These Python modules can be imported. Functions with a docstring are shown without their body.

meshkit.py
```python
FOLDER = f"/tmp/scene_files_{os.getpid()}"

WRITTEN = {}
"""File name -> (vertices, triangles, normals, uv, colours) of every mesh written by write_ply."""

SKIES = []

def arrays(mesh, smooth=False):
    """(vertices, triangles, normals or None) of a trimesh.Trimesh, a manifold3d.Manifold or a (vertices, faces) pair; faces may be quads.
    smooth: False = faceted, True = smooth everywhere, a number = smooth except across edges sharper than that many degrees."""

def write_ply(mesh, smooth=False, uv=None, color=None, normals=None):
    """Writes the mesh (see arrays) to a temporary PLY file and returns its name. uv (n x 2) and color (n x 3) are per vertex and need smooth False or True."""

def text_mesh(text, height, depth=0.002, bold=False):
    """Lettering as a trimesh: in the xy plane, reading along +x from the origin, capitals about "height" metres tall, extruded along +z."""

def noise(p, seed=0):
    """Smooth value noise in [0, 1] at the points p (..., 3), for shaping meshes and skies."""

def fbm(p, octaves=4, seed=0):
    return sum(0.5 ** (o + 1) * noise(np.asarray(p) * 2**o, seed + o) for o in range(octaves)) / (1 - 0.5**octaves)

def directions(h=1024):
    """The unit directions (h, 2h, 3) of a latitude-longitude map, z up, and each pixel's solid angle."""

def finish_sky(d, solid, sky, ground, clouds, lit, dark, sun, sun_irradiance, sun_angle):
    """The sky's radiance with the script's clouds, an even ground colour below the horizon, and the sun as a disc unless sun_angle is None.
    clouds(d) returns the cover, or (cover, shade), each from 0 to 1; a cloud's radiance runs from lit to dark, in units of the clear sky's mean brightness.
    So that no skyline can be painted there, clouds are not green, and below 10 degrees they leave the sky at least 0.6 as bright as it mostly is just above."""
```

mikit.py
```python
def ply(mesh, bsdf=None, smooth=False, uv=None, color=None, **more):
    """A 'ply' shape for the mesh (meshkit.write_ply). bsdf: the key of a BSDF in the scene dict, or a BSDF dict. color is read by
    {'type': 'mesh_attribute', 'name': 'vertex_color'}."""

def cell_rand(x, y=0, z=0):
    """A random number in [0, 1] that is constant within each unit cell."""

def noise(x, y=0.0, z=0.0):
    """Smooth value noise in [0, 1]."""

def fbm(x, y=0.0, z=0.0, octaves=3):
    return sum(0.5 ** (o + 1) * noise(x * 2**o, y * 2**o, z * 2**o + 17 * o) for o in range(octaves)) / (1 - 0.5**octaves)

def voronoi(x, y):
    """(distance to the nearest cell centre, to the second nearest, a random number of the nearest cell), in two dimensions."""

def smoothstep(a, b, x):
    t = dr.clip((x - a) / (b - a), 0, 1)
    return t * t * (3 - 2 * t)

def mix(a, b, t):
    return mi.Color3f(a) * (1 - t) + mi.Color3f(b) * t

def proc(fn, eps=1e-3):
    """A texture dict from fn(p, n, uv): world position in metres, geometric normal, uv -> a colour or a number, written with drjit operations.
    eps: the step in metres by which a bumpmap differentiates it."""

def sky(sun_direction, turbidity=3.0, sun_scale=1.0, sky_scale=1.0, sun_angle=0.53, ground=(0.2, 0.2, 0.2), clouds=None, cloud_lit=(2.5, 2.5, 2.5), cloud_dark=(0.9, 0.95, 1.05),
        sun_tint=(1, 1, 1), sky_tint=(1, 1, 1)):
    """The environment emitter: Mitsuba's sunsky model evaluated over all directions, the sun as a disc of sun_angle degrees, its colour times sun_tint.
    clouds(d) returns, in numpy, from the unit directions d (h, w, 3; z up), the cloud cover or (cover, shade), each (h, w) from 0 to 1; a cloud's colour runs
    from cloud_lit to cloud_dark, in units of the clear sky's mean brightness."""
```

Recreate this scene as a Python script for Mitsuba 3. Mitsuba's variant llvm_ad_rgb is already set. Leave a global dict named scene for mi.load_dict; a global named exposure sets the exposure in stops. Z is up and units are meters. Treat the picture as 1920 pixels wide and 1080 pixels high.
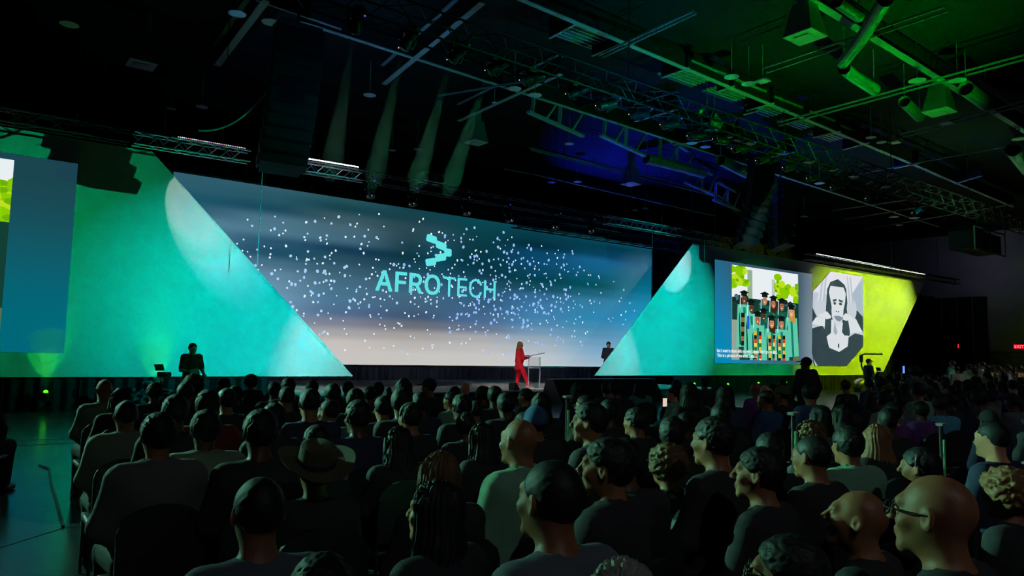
import math, random
import numpy as np, trimesh, shapely, shapely.affinity
import mitsuba as mi, drjit as dr
import meshkit, mikit

T = mi.ScalarTransform4f
random.seed(7); RNG = np.random.default_rng(11)
scene, labels = {}, {}
exposure = 0.0

def srgb(r, g, b, k=1.0):
    return [k*((v/255/12.92) if v/255 < .04045 else ((v/255+.055)/1.055)**2.4) for v in (r, g, b)]
def rgb(v): return {'type': 'rgb', 'value': [float(x) for x in v]}

# ---------------------------------------------------------------- camera
FWD, UP = np.array([0.602723, 0.793265, 0.086344]), np.array([-0.071061, -0.054417, 0.995986])
scene['camera'] = {'type': 'perspective', 'fov': 70.3517, 'fov_axis': 'x', 'near_clip': .05, 'far_clip': 300.,
                   'to_world': T().look_at(origin=[0, 0, 1.71], target=(np.array([0, 0, 1.71])+FWD).tolist(), up=UP.tolist())}

# ---------------------------------------------------------------- lights of the hall
def spot(name, pos, target, radius, color, power, beam=.5, weight=1.):
    """a spot whose pool has this radius at its target; power = irradiance-like level there"""
    p, t = np.array(pos, float), np.array(target, float); d = np.linalg.norm(t-p)
    cut = math.degrees(math.atan(radius/d)); up = [0, 0, 1] if abs(t[2]-p[2]) < .95*d else [0, 1, 0]
    scene[name] = {'type': 'spot', 'to_world': T().look_at(origin=p.tolist(), target=t.tolist(), up=up), 'intensity': rgb(np.array(color)*power*d*d),
                   'cutoff_angle': cut, 'beam_width': cut*beam, 'sampling_weight': float(weight)}
FOH = (19.0, 4.0, 7.4)                                   # front-of-house lamp position, right of the camera
spot('wash_left_green', FOH, (-.8, 21, 4.0), 6.4, (.0, .42, .16), 2.1, .3, 1.5)
spot('wash_left_teal', FOH, (7.2, 21, 2.8), 4.25, (0., .74, .70), 5.0, .4, 2.5)
spot('wash_left_corner', (10.2, 16.5, 7.8), (8.9, 21, 1.5), 1.6, (.95, .84, .70), 2.4, .4, 1)
spot('wash_left_edge', (4.2, 20.0, 6.62), (4.9, 21., 5.6), .82, (.9, .9, .84), 24., .35, .8)
FOH_R = (30.0, 4.0, 7.6)
spot('wash_right_teal', FOH_R, (23.4, 21, 3.2), 5.0, (0., .72, .66), 4.6, .4, 2)
spot('wash_right_green', FOH_R, (31.0, 21, .9), 6.0, (.0, .36, .10), 2.6, .2, 1)
spot('wash_right_lime', (45.0, 6.0, 7.6), (42.2, 21, 2.8), 7.3, (.42, .68, .0), 5.2, .75, 2.5)
spot('wash_right_corner', (19.8, 16.5, 7.8), (21.1, 21, 1.5), 1.6, (.95, .84, .70), 2.4, .4, .7)
spot('wash_right_edge', (26.0, 19.8, 6.6), (25.4, 21., 5.85), .8, (.9, .9, .84), 26., .35, .8)
spot('key_on_speaker', (10.0, 12.0, 7.6), (16., 20.3, 1.4), 1.7, (1., .92, .82), 5.0, .5, 1.)
spot('stage_wash', (16.0, 12.0, 7.6), (14.5, 20.3, .4), 4.6, (1., .93, .85), .8, .3, 1)
# coloured light that grazes the roof steel
spot('roof_green', (19.5, 6.5, 4.5), (18.8, 9.6, 10.), 7., (.0, 1., .02), 5.5, .35, 1)
spot('roof_lime', (31., 10., 4.5), (31., 13.2, 10.), 8.0, (.2, 1., .25), 1.5, .25, .6)
spot('roof_teal', (12.5, 9.5, 5.), (13.5, 13.5, 10.), 5.5, (.0, .42, .75), 1.6, .25, .6)
spot('roof_blue', (24., 27., 5.), (25., 22., 10.), 7.5, (.012, .03, 1.), 16., .4, 1)
spot('roof_navy', (7., 14.5, 5.0), (7.6, 18., 10.), 5.5, (.05, .26, .6), 1.8, .2, .5)
spot('wall_violet', (50, 18, 8.5), (56, 20, 8.5), 6.0, (.4, .4, .75), .3, .2, .3)
# added dim fill over the audience, from behind and above, and a green rim spot
spot('added_fill_light_0', (0., -6., 9.5), (6., 3.5, 0.), 8.0, (.85, .93, 1.), .17, .5, .8)
spot('added_fill_light_1', (16., -6., 9.5), (15., 4.5, 0.), 9.0, (.9, .95, .95), .17*.8, .5, .5)
for i, x in enumerate((8.5, 15., 21.5)):               # unseen point lights added behind the centre screen to lift the dark drape
    scene['added_drape_light_%d' % i] = {'type': 'point', 'position': [x, 24.6, 1.9], 'intensity': rgb((.9, 1.1, 1.5)), 'sampling_weight': .2}
spot('added_fill_light_2', (30., -3., 9.), (27.5, 10., .5), 4.0, (1., .9, .72), 1.8, .5, .5)  # added warm fill for the standing group at the far right
spot('audience_green', (-4.5, 18.5, 6.), (4.6, 2.8, 1.2), 4.8, (.24, .78, .5), 7.5, .25, 1.2)  # unseen green spot, added to rim the heads from the left
# ---------------------------------------------------------------- helpers
def numbered(name):
    def taken(k): return k in labels or k in scene or any(q.startswith(k+'__') for q in scene)
    global _used
    n = _used.get(name, 0)
    while True:
        k = name if n == 0 else '%s_%03d' % (name, n)
        n += 1
        if k not in _names: break
    _used[name] = n; _names.add(k)
    return k
_used, _names = {}, set()

def put(key, mesh, bsdf, smooth=False, **more):
    scene[key] = mikit.ply(mesh, bsdf, smooth=smooth, **more); return key
def part(parent, name, mesh, bsdf, smooth=False, **more):
    return put(numbered(parent+'__'+name), mesh, bsdf, smooth, **more)
def thing(name, label, cat, group=None):
    key = numbered(name); labels[key] = {'label': label, 'category': cat}
    if group: labels[key]['group'] = group
    return key
def struct(name, mesh, bsdf, label=None, smooth=False):
    _names.add(name); put(name, mesh, bsdf, smooth); labels[name] = {'kind': 'structure'}
    if label: labels[name]['label'] = label
def box(lo, hi):
    lo, hi = np.minimum(lo, hi), np.maximum(lo, hi)
    m = trimesh.creation.box(hi-lo); m.apply_translation((np.array(hi)+lo)/2); return m
def rounded_box(x, y, z, r):
    s = [manifold3d.Manifold.sphere(r, 12).translate([a*(x/2-r), b*(y/2-r), c*(z/2-r)]) for a in (-1, 1) for b in (-1, 1) for c in (-1, 1)]
    m = manifold3d.Manifold.batch_hull(s).to_mesh(); return trimesh.Trimesh(m.vert_properties[:, :3], m.tri_verts, process=False)
import manifold3d
def cyl(a, b, r, n=12): return trimesh.creation.cylinder(r, segment=[np.array(a, float), np.array(b, float)], sections=n)
def cat(*ms): return trimesh.util.concatenate(list(ms))
def extr(pts, d, to=None):
    g = shapely.Polygon(pts) if not hasattr(pts, 'geom_type') else pts
    m = trimesh.util.concatenate([trimesh.creation.extrude_polygon(q, d, engine='earcut') for q in getattr(g, 'geoms', [g])])
    if to is not None: m.apply_transform(to)
    return m
def upright(y, d=0):      # maps (x, z-in-plane, out) so that a polygon drawn in (x, z) stands at depth y facing -y
    return np.array([[1, 0, 0, 0], [0, 0, -1, y], [0, 1, 0, 0], [0, 0, 0, 1.]])
def beam_box(a, b, w, h):
    a, b = np.array(a, float), np.array(b, float); L = np.linalg.norm(b-a); u = (b-a)/L
    m = trimesh.creation.box([L, w, h]); v = np.cross([0, 0, 1.], u)
    v = v/np.linalg.norm(v) if np.linalg.norm(v) > 1e-6 else np.array([0, 1., 0]); n = np.cross(u, v)
    M = np.eye(4); M[:3, 0], M[:3, 1], M[:3, 2], M[:3, 3] = u, v, n, (a+b)/2
    m.apply_transform(M); return m
def emit(color, weight=.1): return {'type': 'area', 'radiance': rgb(color), 'sampling_weight': float(weight)}

# ---------------------------------------------------------------- materials
def mat(name, color, rough=.6, metal=0., spec=.4, **more):
    c = color if isinstance(color, dict) else rgb(color); _names.add(name)
    scene[name] = {'type': 'twosided', 'bsdf': {'type': 'principled', 'base_color': c, 'roughness': rough, 'metallic': metal, 'specular': spec, **more}}
mat('black_plastic', (.012, .012, .013), .4)
mat('dark_metal', (.035, .036, .04), .38, .6)
mat('aluminium', (.6, .61, .63), .35, .9)
mat('white_fabric', (.74, .74, .74), .9, spec=.1)
mat('black_steel', (.03, .03, .033), .45, .3)
mat('roof_paint', (.30, .31, .32), .6)
mat('roof_black', (.011, .011, .013), .9, spec=.1)
mat('rail_paint', (.2, .2, .21), .5)
mat('fixture_white', (.5, .5, .5), .5)
mat('duct_grey', (.22, .22, .23), .45, .4)
mat('red_suit', srgb(214, 24, 40), .7, spec=.2, sheen=.3)
mat('felt', srgb(66, 62, 44), .9)
mat('shoe_leather', (.02, .018, .016), .4)
mat('nude_shoe', srgb(190, 140, 120), .4)
mat('screen_black', (.02, .02, .022), .8, spec=.1)
mat('tape_green', srgb(120, 230, 150), .5)
mat('gaffer_pale', (.4, .4, .4), .7)
for n, c in enumerate(((232, 190, 160), (188, 130, 98), (120, 76, 52), (74, 46, 34))): mat('skin_%d' % n, srgb(*c), .5, spec=.3)
for n, c in dict(black=(14, 13, 14), brown=(104, 68, 42), gold=(78, 56, 30), grey=(120, 118, 112), auburn=(96, 60, 36)).items(): mat('hair_'+n, srgb(*c), .6, spec=.28)
CL = dict(black=(52, 51, 54), navy=(48, 54, 78), sage=(132, 142, 124), grey=(112, 114, 112), slate=(96, 104, 112), teal=(70, 128, 128), mint=(120, 168, 140), maroon=(120, 42, 44), steel=(120, 140, 152), blue=(58, 88, 128),
          purple=(112, 66, 132), denim=(60, 72, 96), cyan=(90, 170, 200), white=(180, 180, 176), sand=(170, 150, 110), olive=(92, 100, 66))
for n, c in CL.items(): mat('cloth_'+n, srgb(*c, .65), .85, spec=.15)
mat('speaker_black', (.004, .004, .0045), .6, spec=.12)
def floral(p, n, uv):
    d, e, r = mikit.voronoi(p.x*14+p.z*9, p.y*14+p.z*11)
    return mikit.mix((.012, .013, .014), mikit.mix((.25, .24, .2), (.12, .2, .12), r), mikit.smoothstep(.34, .26, d)*mikit.smoothstep(.35, .5, r))
mat('cloth_floral', mikit.proc(floral), .85)
mat('cloth_stripe', mikit.proc(lambda p, n, uv: mikit.mix((.04, .045, .05), (.25, .27, .25), mikit.smoothstep(.45, .55, dr.abs(dr.sin(p.z*110))))), .85)
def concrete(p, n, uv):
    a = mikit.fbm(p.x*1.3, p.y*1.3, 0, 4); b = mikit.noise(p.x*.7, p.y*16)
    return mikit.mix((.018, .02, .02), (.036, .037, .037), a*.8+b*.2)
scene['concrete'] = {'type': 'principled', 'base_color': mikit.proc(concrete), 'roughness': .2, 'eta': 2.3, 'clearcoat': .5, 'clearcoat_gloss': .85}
def carpet(p, n, uv): return mikit.mix((.18, .17, .155), (.3, .285, .26), mikit.fbm(p.x*3, p.y*9, 0, 3))
mat('stage_carpet', mikit.proc(carpet), .7, spec=.25)
def drape(p, n, uv): return mikit.mix((.005, .005, .006), (.012, .013, .015), mikit.noise(p.x*5, p.y*5, p.z*.6))
mat('stage_cloth', mikit.proc(lambda p, n, uv: mikit.mix((.07, .075, .09), (.15, .155, .18), mikit.noise(p.x*5, p.y*5, p.z*.6))), .75, spec=.2)
mat('black_drape', mikit.proc(drape), .75, spec=.2, sheen=.2)
mat('wall_paint', mikit.proc(lambda p, n, uv: mikit.mix((.2, .2, .2), (.28, .28, .28), mikit.fbm(p.x, p.y, p.z, 3))), .8)
mat('wall_dark', (.02, .02, .022), .9, spec=.1)
scene['acrylic'] = {'type': 'thindielectric', 'int_ior': 1.49}
scene['acrylic_edge'] = {'type': 'twosided', 'bsdf': {'type': 'principled', 'base_color': rgb((.7, .72, .75)), 'roughness': .2, 'specular': .6}}

# ---------------------------------------------------------------- measured positions (metres; hall axes)
PEOPLE = [
    (1.3, 8.91, 1.301, 0, 'bald', 'sage', 2, 'bald audience member in a sage shirt at the front of the aisle seats'),
    (1.37, 8.33, 1.249, -1, 'bob', 'black', 2, 'audience member with thick dark hair right behind the bald one in the sage shirt'),
    (1.97, 9.77, 1.23, 6, 'curly', 'black', 3, 'curly-haired audience member in black below the second green floor light'),
    (2.48, 10.0, 1.325, 19, 'afro', 'black', 3, 'audience member with a big rounded afro right below the cameraman holding the gimbal'),
    (3.06, 10.75, 1.244, -24, 'short', 'navy', 2, 'audience member turned left before the teal screen base, right of the big afro'),
    (4.17, 13.02, 1.2, -2, 'afro', 'black', 2, 'tall-haired audience member at the left end of the pale stage floor'),
    (1.04, 6.07, 1.279, 2, 'buzz', 'sage', 2, 'broad-shouldered audience member in a wide sage jacket on the aisle, second from the front'),
    (0.91, 4.35, 1.336, 0, 'short', 'grey', 2, 'large audience member in a grey collared shirt on the aisle, forearm out over the floor'),
    (1.28, 5.63, 1.349, 8, 'short', 'black', 3, 'dark-haired audience member between the grey-shirted man and the afro'),
    (1.6, 6.01, 1.358, 13, 'short', 'maroon', 3, 'audience member in a maroon top with short round hair, left block'),
    (2.15, 7.42, 1.284, -9, 'short', 'black', 2, 'audience member right beside the maroon top, head turned to the left'),
    (1.25, 4.71, 1.314, 15, 'short', 'sage', 3, 'audience member in a light jacket directly right of the large grey-shirted man'),
    (2.82, 9.39, 1.203, 7, 'curly', 'black', 3, 'dark curly head half hidden behind the row right of the maroon top'),
    (2.0, 8.41, 1.295, 13, 'short', 'black', 3, 'dark head just below the gimbal camera of the left cameraman'),
    (3.32, 9.4, 1.245, 19, 'short', 'black', 3, 'small dark head silhouetted on the stage floor, second from its left end'),
    (3.32, 8.9, 1.322, 20, 'short', 'black', 3, 'round dark head silhouetted against the stage edge, third from its left end'),
    (2.71, 7.31, 1.299, 10, 'buzz', 'black', 2, 'audience member with cropped hair below the round dark head at the left of the stage'),
    (3.86, 9.47, 1.26, 22, 'short', 'black', 3, 'flat-topped dark head silhouetted on the stage floor below the tip of the left screen'),
    (2.32, 5.73, 1.373, 14, 'buzz', 'navy', 2, 'tall cropped head left of the centre aisle rows, just below the flat-topped head'),
    (3.34, 7.62, 1.312, 9, 'short', 'black', 3, 'audience member silhouetted right below the tip of the left triangular screen'),
    (4.51, 9.75, 1.222, 25, 'short', 'black', 3, 'dark head silhouetted on the stage floor right of the left screen tip'),
    (3.38, 7.12, 1.286, 20, 'curly', 'black', 3, 'curly dark head with a light collar below the stage floor'),
    (4.42, 8.88, 1.2, 26, 'short', 'black', 3, 'smaller dark head of the touching pair on the stage floor'),
    (4.77, 9.32, 1.233, 27, 'short', 'black', 3, 'upper dark head of the touching pair on the stage floor'),
    (4.37, 7.88, 1.356, 29, 'long', 'black', 2, 'audience member with long shiny hair in front of the stage floor'),
    (5.47, 9.12, 1.299, -31, 'cap', 'black', 2, 'audience member in a black baseball cap turned left, in front of the stage floor'),
    (4.43, 8.37, 1.219, 28, 'bun', 'black', 2, 'audience member with a hair bun left of the long shiny hair'),
    (3.11, 5.63, 1.374, 24, 'short', 'black', 3, 'round dark head directly below the long shiny hair'),
    (3.78, 6.47, 1.279, 10, 'short', 'navy', 3, 'audience member seated below the black cap, head turned slightly left'),
    (2.66, 6.13, 1.244, -19, 'buzz', 'teal', 2, 'audience member in a teal shirt with a lit forehead, turned left'),
    (2.35, 4.9, 1.337, 0, 'short', 'navy', 3, 'audience member in a navy shirt with a lit ear, middle of the left block'),
    (3.59, 8.05, 1.146, 14, 'short', 'black', 3, 'small dark head between the teal shirt and the navy shirt'),
    (3.3, 6.34, 1.258, 7, 'short', 'black', 2, 'audience member with a teal-lit temple right of the navy shirt'),
    (2.93, 5.16, 1.287, -10, 'headphones', 'black', 2, 'audience member wearing a thin headband, face turned to the left screen'),
    (1.36, 4.04, 1.365, 14, 'short', 'black', 3, 'audience member in black with round cropped hair, centre of the left block'),
    (1.92, 5.42, 1.288, 15, 'short', 'black', 3, 'dark round head just behind the black shirt with cropped hair'),
    (1.93, 4.63, 1.2, -5, 'short', 'steel', 3, 'audience member in a light steel-blue shirt just behind the wide-brimmed hat'),
    (1.44, 3.45, 1.257, 15, 'fedora', 'black', 2, 'audience member in a wide-brimmed felt hat'),
    (2.39, 4.35, 1.2, 14, 'long', 'black', 3, 'long-haired audience member in black left of the yellow-lit head'),
    (5.61, 8.64, 1.2, 23, 'short', 'black', 3, 'small dark head on the stage floor, second to the right of the black cap'),
    (6.42, 9.6, 1.2, 24, 'bald', 'black', 1, 'small green-lit bald head against the stage floor'),
    (4.91, 7.65, 1.2, -17, 'short', 'mint', 2, 'audience member in a mint shirt turned left below the small bald head'),
    (3.72, 5.61, 1.315, 14, 'short', 'black', 3, 'audience member with round dark hair right of the mint shirt'),
    (5.73, 8.15, 1.232, -25, 'curly', 'black', 3, 'audience member with tousled curls in left profile below the speaker'),
    (4.99, 6.84, 1.307, 36, 'short', 'black', 3, 'dark rounded head right of the tousled curls'),
    (4.2, 6.1, 1.204, 10, 'buzz', 'black', 2, 'cropped head with a teal-lit crown below the tousled curls'),
    (4.22, 5.6, 1.318, 22, 'short', 'black', 3, 'audience member with a pale collar below the speaker'),
    (6.07, 7.63, 1.227, -22, 'short', 'black', 2, 'audience member in left profile directly under the lectern'),
    (4.86, 5.84, 1.299, 32, 'long', 'black', 3, 'long dark hair right of the profile under the lectern'),
    (3.68, 4.49, 1.291, 19, 'beanie', 'black', 2, 'audience member in a blue knitted beanie'),
    (3.91, 4.93, 1.194, 13, 'short', 'black', 2, 'green-lit cropped head in front of the blue beanie'),
    (3.42, 5.09, 1.197, 24, 'short', 'black', 3, 'dark round head below the cropped teal-lit crown'),
    (3.03, 4.3, 1.2, -15, 'long', 'black', 2, 'long-haired audience member with a sliver of lit cheek'),
    (2.39, 3.04, 1.353, -12, 'bald', 'mint', 2, 'bald audience member with a lit forehead and a mint jacket'),
    (1.89, 3.02, 1.23, 16, 'bob', 'black', 1, 'audience member with straight yellow-lit hair'),
    (1.46, 2.35, 1.232, -26, 'long', 'black', 1, 'nearest long-haired audience member, lit cheek turned left'),
    (1.5, 1.74, 1.377, -7, 'buzz', 'slate', 2, 'nearest cropped-haired audience member with a lit ear and slate shirt, looking left'),
    (3.35, 3.52, 1.394, -40, 'short', 'black', 2, 'audience member in clear left profile with a full lit face, right of the lectern'),
    (5.42, 5.78, 1.261, -19, 'glasses', 'black', 1, 'audience member in glasses just behind the clear left profile'),
    (4.89, 4.89, 1.285, 35, 'short', 'black', 3, 'dark head right behind the clear left profile'),
    (6.68, 7.26, 1.332, 38, 'long', 'navy', 1, 'audience member with long light brown hair in front of the low black stage box'),
    (7.66, 7.7, 1.306, 45, 'short', 'blue', 2, 'audience member in a broad blue jacket in front of the low black stage box'),
    (7.28, 7.14, 1.364, 46, 'curly', 'black', 3, 'tall curly dark head right of the blue jacket'),
    (2.25, 2.25, 1.356, -35, 'short', 'black', 2, 'audience member in left profile with a dark top tuft and a pale shirt collar'),
    (9.67, 8.92, 1.238, 42, 'long', 'teal', 2, 'long straight dark hair over a teal top at the right end of the stage'),
    (9.67, 8.09, 1.294, 40, 'short', 'black', 3, 'dark head behind the raised-arm audience member'),
    (9.25, 7.81, 1.24, -30, 'bun', 'mint', 1, 'audience member in a mint top in left profile with hair pinned up'),
    (7.01, 5.66, 1.392, 46, 'long', 'black', 3, 'long dark hair beside the mint top'),
    (8.87, 7.03, 1.211, 47, 'long', 'teal', 2, 'long dark hair over a bright teal top'),
    (12.09, 9.4, 1.265, 52, 'short', 'black', 3, 'head standing up against the teal screen base'),
    (7.48, 5.5, 1.365, 49, 'long', 'denim', 2, 'long-haired audience member in a denim jacket'),
    (10.43, 7.09, 1.284, 26, 'bald', 'purple', 2, 'bald audience member in a purple top'),
    (11.05, 7.33, 1.231, 41, 'bald', 'black', 1, 'small lit bald head right of the purple top'),
    (7.89, 5.21, 1.311, -3, 'buzz', 'blue', 2, 'audience member in a blue denim shirt, lit face turned left'),
    (9.21, 5.84, 1.332, -12, 'cap', 'black', 2, 'audience member in a green cap'),
    (12.7, 8.23, 1.2, -3, 'short', 'black', 1, 'small lit head left of the green cap'),
    (13.35, 8.44, 1.27, 58, 'short', 'black', 3, 'small dark head behind the green cap'),
    (4.67, 4.35, 1.257, -13, 'short', 'black', 2, 'audience member with a lit brow turned left, below the long hair with the teal top'),
    (3.81, 3.21, 1.31, 45, 'short', 'black', 3, 'large round dark head in the middle of the right block'),
    (5.53, 4.52, 1.171, 46, 'short', 'black', 3, 'dark head behind the large round head'),
    (3.24, 2.45, 1.394, -11, 'short', 'black', 2, 'audience member in black turned left, lit nose and lapel'),
    (5.42, 4.03, 1.293, 43, 'short', 'black', 3, 'dark head below the denim jacket'),
    (4.06, 2.65, 1.25, 47, 'short', 'black', 3, 'round dark head left of the first taped post'),
    (2.99, 2.01, 1.3, -18, 'short', 'black', 2, 'audience member in left profile with faint lit nose, right of the curly hair'),
    (3.41, 2.92, 1.192, 1, 'curlyblond', 'floral', 2, 'audience member with big golden curls and a floral shirt'),
    (2.79, 2.67, 1.278, 36, 'short', 'black', 3, 'dark head between the two left profiles'),
    (8.64, 5.08, 1.395, 45, 'short', 'blue', 2, 'heavy audience member in a blue patterned shirt below the standing man'),
    (13.73, 7.33, 1.318, 42, 'cap', 'black', 2, 'capped head below the portrait screen'),
    (9.48, 5.07, 1.248, 42, 'curly', 'black', 2, 'dark curly head below the capped head'),
    (15.3, 7.66, 1.319, 53, 'short', 'blue', 2, 'small head with a blue top below the right cameraman'),
    (14.52, 6.92, 1.25, -5, 'cap', 'black', 2, 'audience member in a dull green cap in left profile'),
    (9.52, 4.57, 1.312, 34, 'short', 'stripe', 2, 'audience member with short brown hair and a striped shirt'),
    (10.96, 5.44, 1.225, 59, 'long', 'black', 2, 'long dark hair left of the striped shirt'),
    (11.34, 4.96, 1.396, 26, 'short', 'mint', 2, 'audience member with a mint-lit shoulder right of the striped shirt'),
    (5.74, 3.37, 1.2, 20, 'curlyblond', 'black', 1, 'golden curly hair beside the first taped post'),
    (4.52, 2.4, 1.293, 22, 'short', 'mint', 2, 'audience member in a mint jacket with a lit collar, far right block'),
    (5.51, 2.7, 1.239, 44, 'longbrown', 'black', 2, 'long brown hair right of the mint jacket'),
    (3.8, 2.22, 1.285, 2, 'buzz', 'black', 2, 'dim cropped head in front of the golden curls'),
    (4.41, 1.92, 1.224, -15, 'headphones', 'black', 2, 'audience member in a headset in left profile'),
    (9.24, 4.01, 1.228, 37, 'short', 'purple', 3, 'audience member in a purple jacket'),
    (9.79, 4.01, 1.294, 58, 'short', 'cyan', 3, 'audience member in a bright cyan top far right'),
    (2.67, 1.38, 1.229, -19, 'bald', 'black', 2, 'nearest bald audience member with an earring, chin raised to the left'),
    (2.36, 0.98, 1.37, -11, 'baldglasses', 'black', 2, 'nearest bald audience member in glasses looking left'),
    (4.21, 1.43, 1.2, 11, 'curlybrown', 'black', 2, 'nearest brown curly head at the right edge'),
    (1.91, 1.19, 1.215, -18, 'glasses', 'black', 2, 'bottom-right audience member in glasses cut by the lower edge of the photo'),
    (1.33, 1.27, 1.22, 26, 'bobgrey', 'black', 1, 'green-lit head cut by the lower edge of the photo, centre'),
    (0.82, 2.41, 1.282, 7, 'buzz', 'slate', 2, 'nearest cropped head in a grey shirt, lower left'),
    (0.77, 1.76, 1.2, 19, 'short', 'black', 3, 'dark head cut by the lower edge of the photo, lower left'),
]
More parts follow.
